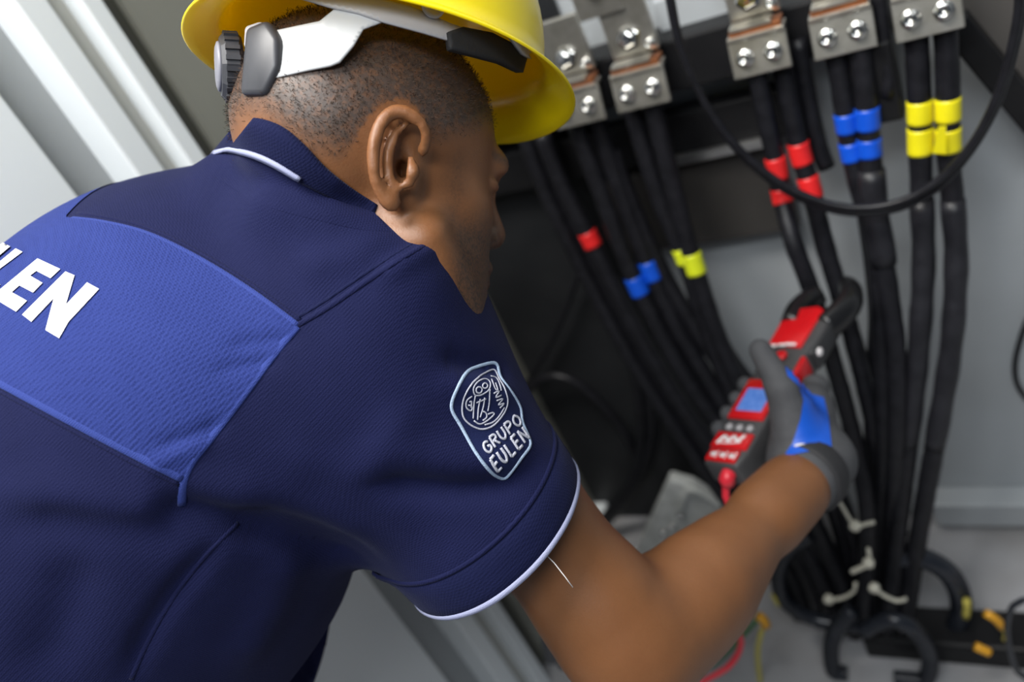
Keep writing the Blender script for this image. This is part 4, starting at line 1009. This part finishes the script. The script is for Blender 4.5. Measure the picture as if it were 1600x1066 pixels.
# rear ratchet: housing and knob
kz = .655; kax = _n([-.93, .06, -.36])
kb = P(380, 106, kz)
Vx = _n(np.cross(kax, [0, 1, 0])); Vy = np.cross(kax, Vx)
o = prism('ratchet_housing', [(-.012, -.024), (.010, -.026), (.020, -.008), (.019, .012), (.008, .026), (-.010, .022)], c2w(P(412, 98, .618)), np.array([_n([.90, .03, -.42]), _n([.05, -1, .0]), _n([-.42, -.05, -.9])]) @ R3.T, .010, M['darkp'], hat, .004, True)
prism('ratchet_housing', [(-.010, -.008), (.012, -.009), (.014, .004), (.004, .010), (-.010, .008)], c2w(P(410, 62, .620)), np.array([_n([.90, .03, -.42]), _n([.05, -1, .0]), _n([-.42, -.05, -.9])]) @ R3.T, .0085, M['greyp'], hat, .003, True)
kn = lathe('ratchet_knob', c2w(kb), kax @ R3.T, [(-.006, .012), (0, .012), (.001, .0215), (.004, .0245), (.013, .0245), (.016, .0215), (.0165, .018)], M['darkp'], hat, 10, False)
lathe('knob_cap', c2w(kb+kax*.0160), kax @ R3.T, [(0, .0180), (.002, .0175), (.0032, .014), (.0036, .004)], M['capgrey'], kn, 24)
for k in range(20):
    a = 2*math.pi*k/20; d_ = math.cos(a)*Vx+math.sin(a)*Vy
    V_, F_ = box_vf(c2w(kb+kax*.0085+d_*.0240), np.array([kax, d_, np.cross(kax, d_)]) @ R3.T, (.005, .0012, .0016)); mesh('knob_grip', V_, F_, M['darkp'], kn, False)

# ================================================================== clamp meter
mX = _n([.66, .01, -.75]); mM = np.array([.56, -.69, .46]); mM = _n(mM-mX*(mM @ mX)); mN = np.cross(mX, mM); mN = mN if mN[2] < 0 else -mN
MO = P(1126, 722, .985)
MW = np.array([mX, mM, mN]) @ R3.T                        # meter axes in world
def mp(x, s, n_=0): return c2w(MO+x*mX+s*.96*mM+n_*mN)
M['mblack'] = mat('black_rubber_housing', (.022, .022, .024), .5, 0, (40, .4, (.035, .035, .038)), (300, .2, 'noise'))
M['mgrey'] = mat('dark_grey_housing', (.055, .054, .056), .5, 0, (40, .4, (.075, .073, .075)), (300, .2, 'noise'))
M['mred'] = mat('red_meter_plastic', (.62, .006, .010), .33, 0, (30, .3, (.50, .004, .008)))
M['lcd'] = mat('blue_lcd', (.06, .16, .50), .25, 0, (160, .6, (.16, .28, .62)), emit=((.08, .2, .62), .25))
M['mwhite'] = mat('white_marking', (.78, .74, .74), .5)
M['jaw'] = mat('black_jaw_plastic', (.008, .008, .009), .28)
meter = thing('clamp_meter', 'red and black clamp meter gripped in the gloved hand', 'clamp meter', tuple(mp(0, 0)))
def mprism(name, poly, n0, n1, m, parent=meter, bev=.002, smooth=True):
    return prism(name, poly, mp(0, 0, (n0+n1)/2), MW, (n1-n0)/2, m, parent, bev, smooth)
mprism('housing', [(-.022, -.004), (.022, -.004), (.027, .02), (.026, .12), (.026, .16), (.033, .19), (.034, .238), (.024, .25), (-.022, .25), (-.028, .235), (-.028, .17), (-.025, .12), (-.026, .02)], -.034, 0, M['mgrey'], bev=.004)
mprism('top_cover', [(-.026, .185), (.019, .180), (.021, .246), (.012, .252), (-.018, .247), (-.027, .236)], -.004, .003, M['mred'], bev=.0015)
mprism('trigger_guard', [(.022, .172), (.036, .176), (.037, .236), (.023, .244)], -.030, -.002, M['mblack'], bev=.003)
box('side_plate', mp(.028, .155, -.012), (.0035, .019, .013), M['mred'], meter, MW, .0025, True)
lathe('hold_button', mp(.0345, .193, -.010), MW[0], [(0, .0055), (.004, .0050), (.005, .003)], M['mwhite'], meter, 16)
lathe('rotary_mark', mp(.0, .172, .001), MW[2], [(0, .008), (.003, .0075), (.004, .005)], M['mred'], meter, 18)
for i, (x, w_) in enumerate([(-.017, .0045), (-.006, .0045), (.005, .007)]): box('cover_marking', mp(x, .1885+.0015*i, .0034), (w_, .0022, .0005), M['mwhite'], meter, MW, .0004)
box('display_bezel', mp(0, .098, .0005), (.0235, .031, .0025), M['mred'], meter, MW, .0015, True)
scr = box('display', mp(0, .0955, .0032), (.0165, .0175, .0006), M['lcd'], meter, MW, .0003)
lathe('indicator', mp(.016, .122, .003), MW[2], [(0, .0035), (.0012, .003), (.0018, .001)], M['mwhite'], meter, 12)
for x in (-.0135, 0, .0135): lathe('push_button', mp(x, .052, 0), MW[2], [(0, .0048), (.003, .0044), (.004, .0025)], M['greyp'], meter, 14)
bz = box('maker_badge', mp(0, .0315, .0005), (.0235, .0115, .0022), M['mred'], meter, MW, .0012, True)
sw = [(-.016, .024), (-.010, .036), (-.004, .029), (.002, .037), (.008, .030), (.014, .040)]
tube('badge_script', smooth_path([mp(x, s, .0028) for x, s in sw], .003), .0022, M['mwhite'], bz, 6)
tube('badge_script', smooth_path([mp(-.014, .0255, .0028), mp(.0, .0265, .0030), mp(.013, .0295, .0028)], .003), .0010, M['mwhite'], bz, 6)
tb_ = box('terminal_badge', mp(-.001, .0085, .0005), (.0195, .0085, .0022), M['mred'], meter, MW, .0012, True)
for x in (-.013, -.001, .011):
    lathe('jack_mark', mp(x, .0085, .0026), MW[2], [(0, .0036), (.0006, .0036)], M['mwhite'], tb_, 12); box('jack_mark', mp(x+.005, .0085, .0029), (.0008, .005, .0003), M['mwhite'], tb_, MW)
# jaws: two curved arms, open at the tip
def jaw(name, pts, rr):
    p = smooth_path([mp(x, s, n_) for x, s, n_ in pts], .006); k = np.linspace(0, 1, len(p)); r_ = np.interp(k, np.linspace(0, 1, len(rr)), rr)
    V, Fc = tube_vf(p, r_, 12, False, flat=1.25, nrm=np.tile(MW[2], (len(p), 1))); return mesh(name, V, Fc, M['jaw'], meter)
jaw('jaw', [(-.017, .236, -.010), (-.021, .262, -.011), (-.018, .288, -.012), (-.006, .305, -.013)], [.015, .016, .014, .010])
jaw('jaw', [(.024, .238, -.013), (.033, .262, -.014), (.037, .288, -.014), (.030, .312, -.014), (.020, .322, -.014)], [.014, .015, .015, .014, .011])
lathe('jaw_pivot', mp(-.024, .250, -.002), MW[2], [(0, .004), (.004, .004), (.005, .002)], M['bolt'], meter, 12)
lead = smooth_path([mp(.006, -.002, -.014), c2w(P(1136, 748, .99)), c2w(P(1134, 775, .995)), c2w(P(1146, 800, 1.0)), c2w(P(1175, 850, 1.03)), c2w(P(1165, 925, 1.10)), c2w(P(1146, 968, 1.16)), c2w(P(1158, 1005, 1.20)), c2w(P(1140, 1040, 1.22)), c2w(P(1098, 1066, 1.22)), c2w(P(1050, 1100, 1.22))], .008)
tube('test_lead_plug', smooth_path([mp(.006, .001, -.014), mp(.007, -.012, -.014), c2w(P(1138, 752, .99))], .004), .0085, M['wireR'], meter, 12)
tube('test_lead', lead, .0042, M['wireR'], meter, 10)['label'] = 'red test lead looping below the meter'

# ================================================================== glove
G = Field()
def gm(x, s, n_): return MO+x*mX+s*mM+n_*mN
G.rc(WR-fAx*.006, WR+fAx*.030, .0385, .0375, .01)
G.rc(P(1256, 716, .968), P(1262, 640, 1.01), .036, .030, .02)
G.rc(P(1252, 700, .965), P(1238, 640, .958), .028, .022, .02)
G.chain([P(1240, 672, .95), P(1222, 606, .948), P(1188, 547, .962)], [.0215, .0160, .0122], .010)
for j, s in enumerate((.132, .108, .084, .060)):
    k0 = gm(.046, s+.006, -.022); G.chain([P(1262, 690-18*(3-j)*.8, 1.0), k0, gm(.030, s+.004, -.050), gm(-.012, s, -.050), gm(-.036, s-.004, -.030), gm(-.036, s-.005, -.010)], [.018, .0150, .0125, .0120, .0110, .0098], .006)
gV, gQ = G.poly(.0026, np.minimum(gm(-.05, 0, -.06), WR)-.22, np.maximum(gm(.05, .14, -.06), WR)+.12); gV = relax(gV, gQ, 4, .5)
glove_bvh = bvh(gV, gQ)
M['glove'] = mat('charcoal_knit_glove', (.058, .059, .064), .75, 0, (60, .5, (.085, .085, .090)), (500, .5, 'noise'))
M['gloveblue'] = mat('blue_glove_panel', (.006, .095, .58), .45, 0, (30, .3, (.005, .075, .48)), (300, .15, 'noise'))
M['glovecuff'] = mat('black_elastic_cuff', (.018, .018, .02), .7, 0, None, (400, .4, 'noise'))
M['tab'] = mat('pale_blue_tab', (.25, .42, .75), .5)
glove = mesh('glove', gV, gQ, M['glove'], person, camspace=True); glove['label'] = 'charcoal work glove with blue back'
o = decal('back_patch', glove_bvh, [(1226, 574), (1240, 580), (1258, 606), (1268, 617), (1286, 622), (1293, 650), (1299, 702), (1266, 706), (1226, 714), (1238, 694), (1250, 655), (1254, 625), (1246, 603), (1230, 588)], M['gloveblue'], glove, .0012, 6)
seam('back_patch_mark', glove_bvh, [(1242, 698), (1252, 694), (1263, 698)], .0014, M['mwhite'], glove, .5, .0012, step=4)
ring = []; cu_ = _n(np.cross(fAx, [0, 0, 1])); cv_ = np.cross(fAx, cu_)
cr = [(-.012, .0345), (-.012, .0405), (-.008, .0420), (.006, .0420), (.012, .0405)]
rv_ = np.vstack([[WR+fAx*t_+r_*(math.cos(2*math.pi*k/40)*cu_+math.sin(2*math.pi*k/40)*cv_) for k in range(40)] for t_, r_ in cr])
mesh('glove_cuff', rv_, [(i*40+k, i*40+(k+1) % 40, (i+1)*40+(k+1) % 40, (i+1)*40+k) for i in range(len(cr)-1) for k in range(40)], M['glovecuff'], glove, camspace=True)
prism('pull_tab', [(-.010, -.007), (.010, -.007), (.012, 0), (.008, .008), (-.008, .008), (-.012, 0)], c2w(P(1197, 748, .952)), np.array([_n([.85, -.4, .2]), _n([.4, .85, .1]), _n([-.1, 0, -1])]) @ R3.T, .0015, M['tab'], glove, .001)
# left glove (out of sight behind the body)
G2 = Field(); lx = _n(WRL-ELL); ly = _n(np.cross(lx, RT)); lz = np.cross(lx, ly); hp_ = WRL+lx*.05
G2.rc(WRL, hp_, .036, .036, .01); G2.rc(hp_-ly*.02, hp_+lx*.05-ly*.022, .022, .018, .02); G2.rc(hp_+ly*.02, hp_+lx*.05+ly*.022, .022, .018, .02)
for j in range(4):
    b_ = hp_+lx*.06+ly*(.033-.022*j); G2.chain([b_, b_+lx*(.035+.006*(j in (1, 2)))+lz*.008, b_+lx*(.060+.010*(j in (1, 2)))+lz*.026], [.0115, .0105, .0095], .006)
G2.chain([hp_+ly*.03, hp_+ly*.055+lx*.03, hp_+ly*.06+lx*.06+lz*.01], [.016, .0125, .0105], .008)
v, q = G2.poly(.004, hp_-.16, hp_+.18); v = relax(v, q, 4); mesh('glove', v, q, M['glove'], person, camspace=True)
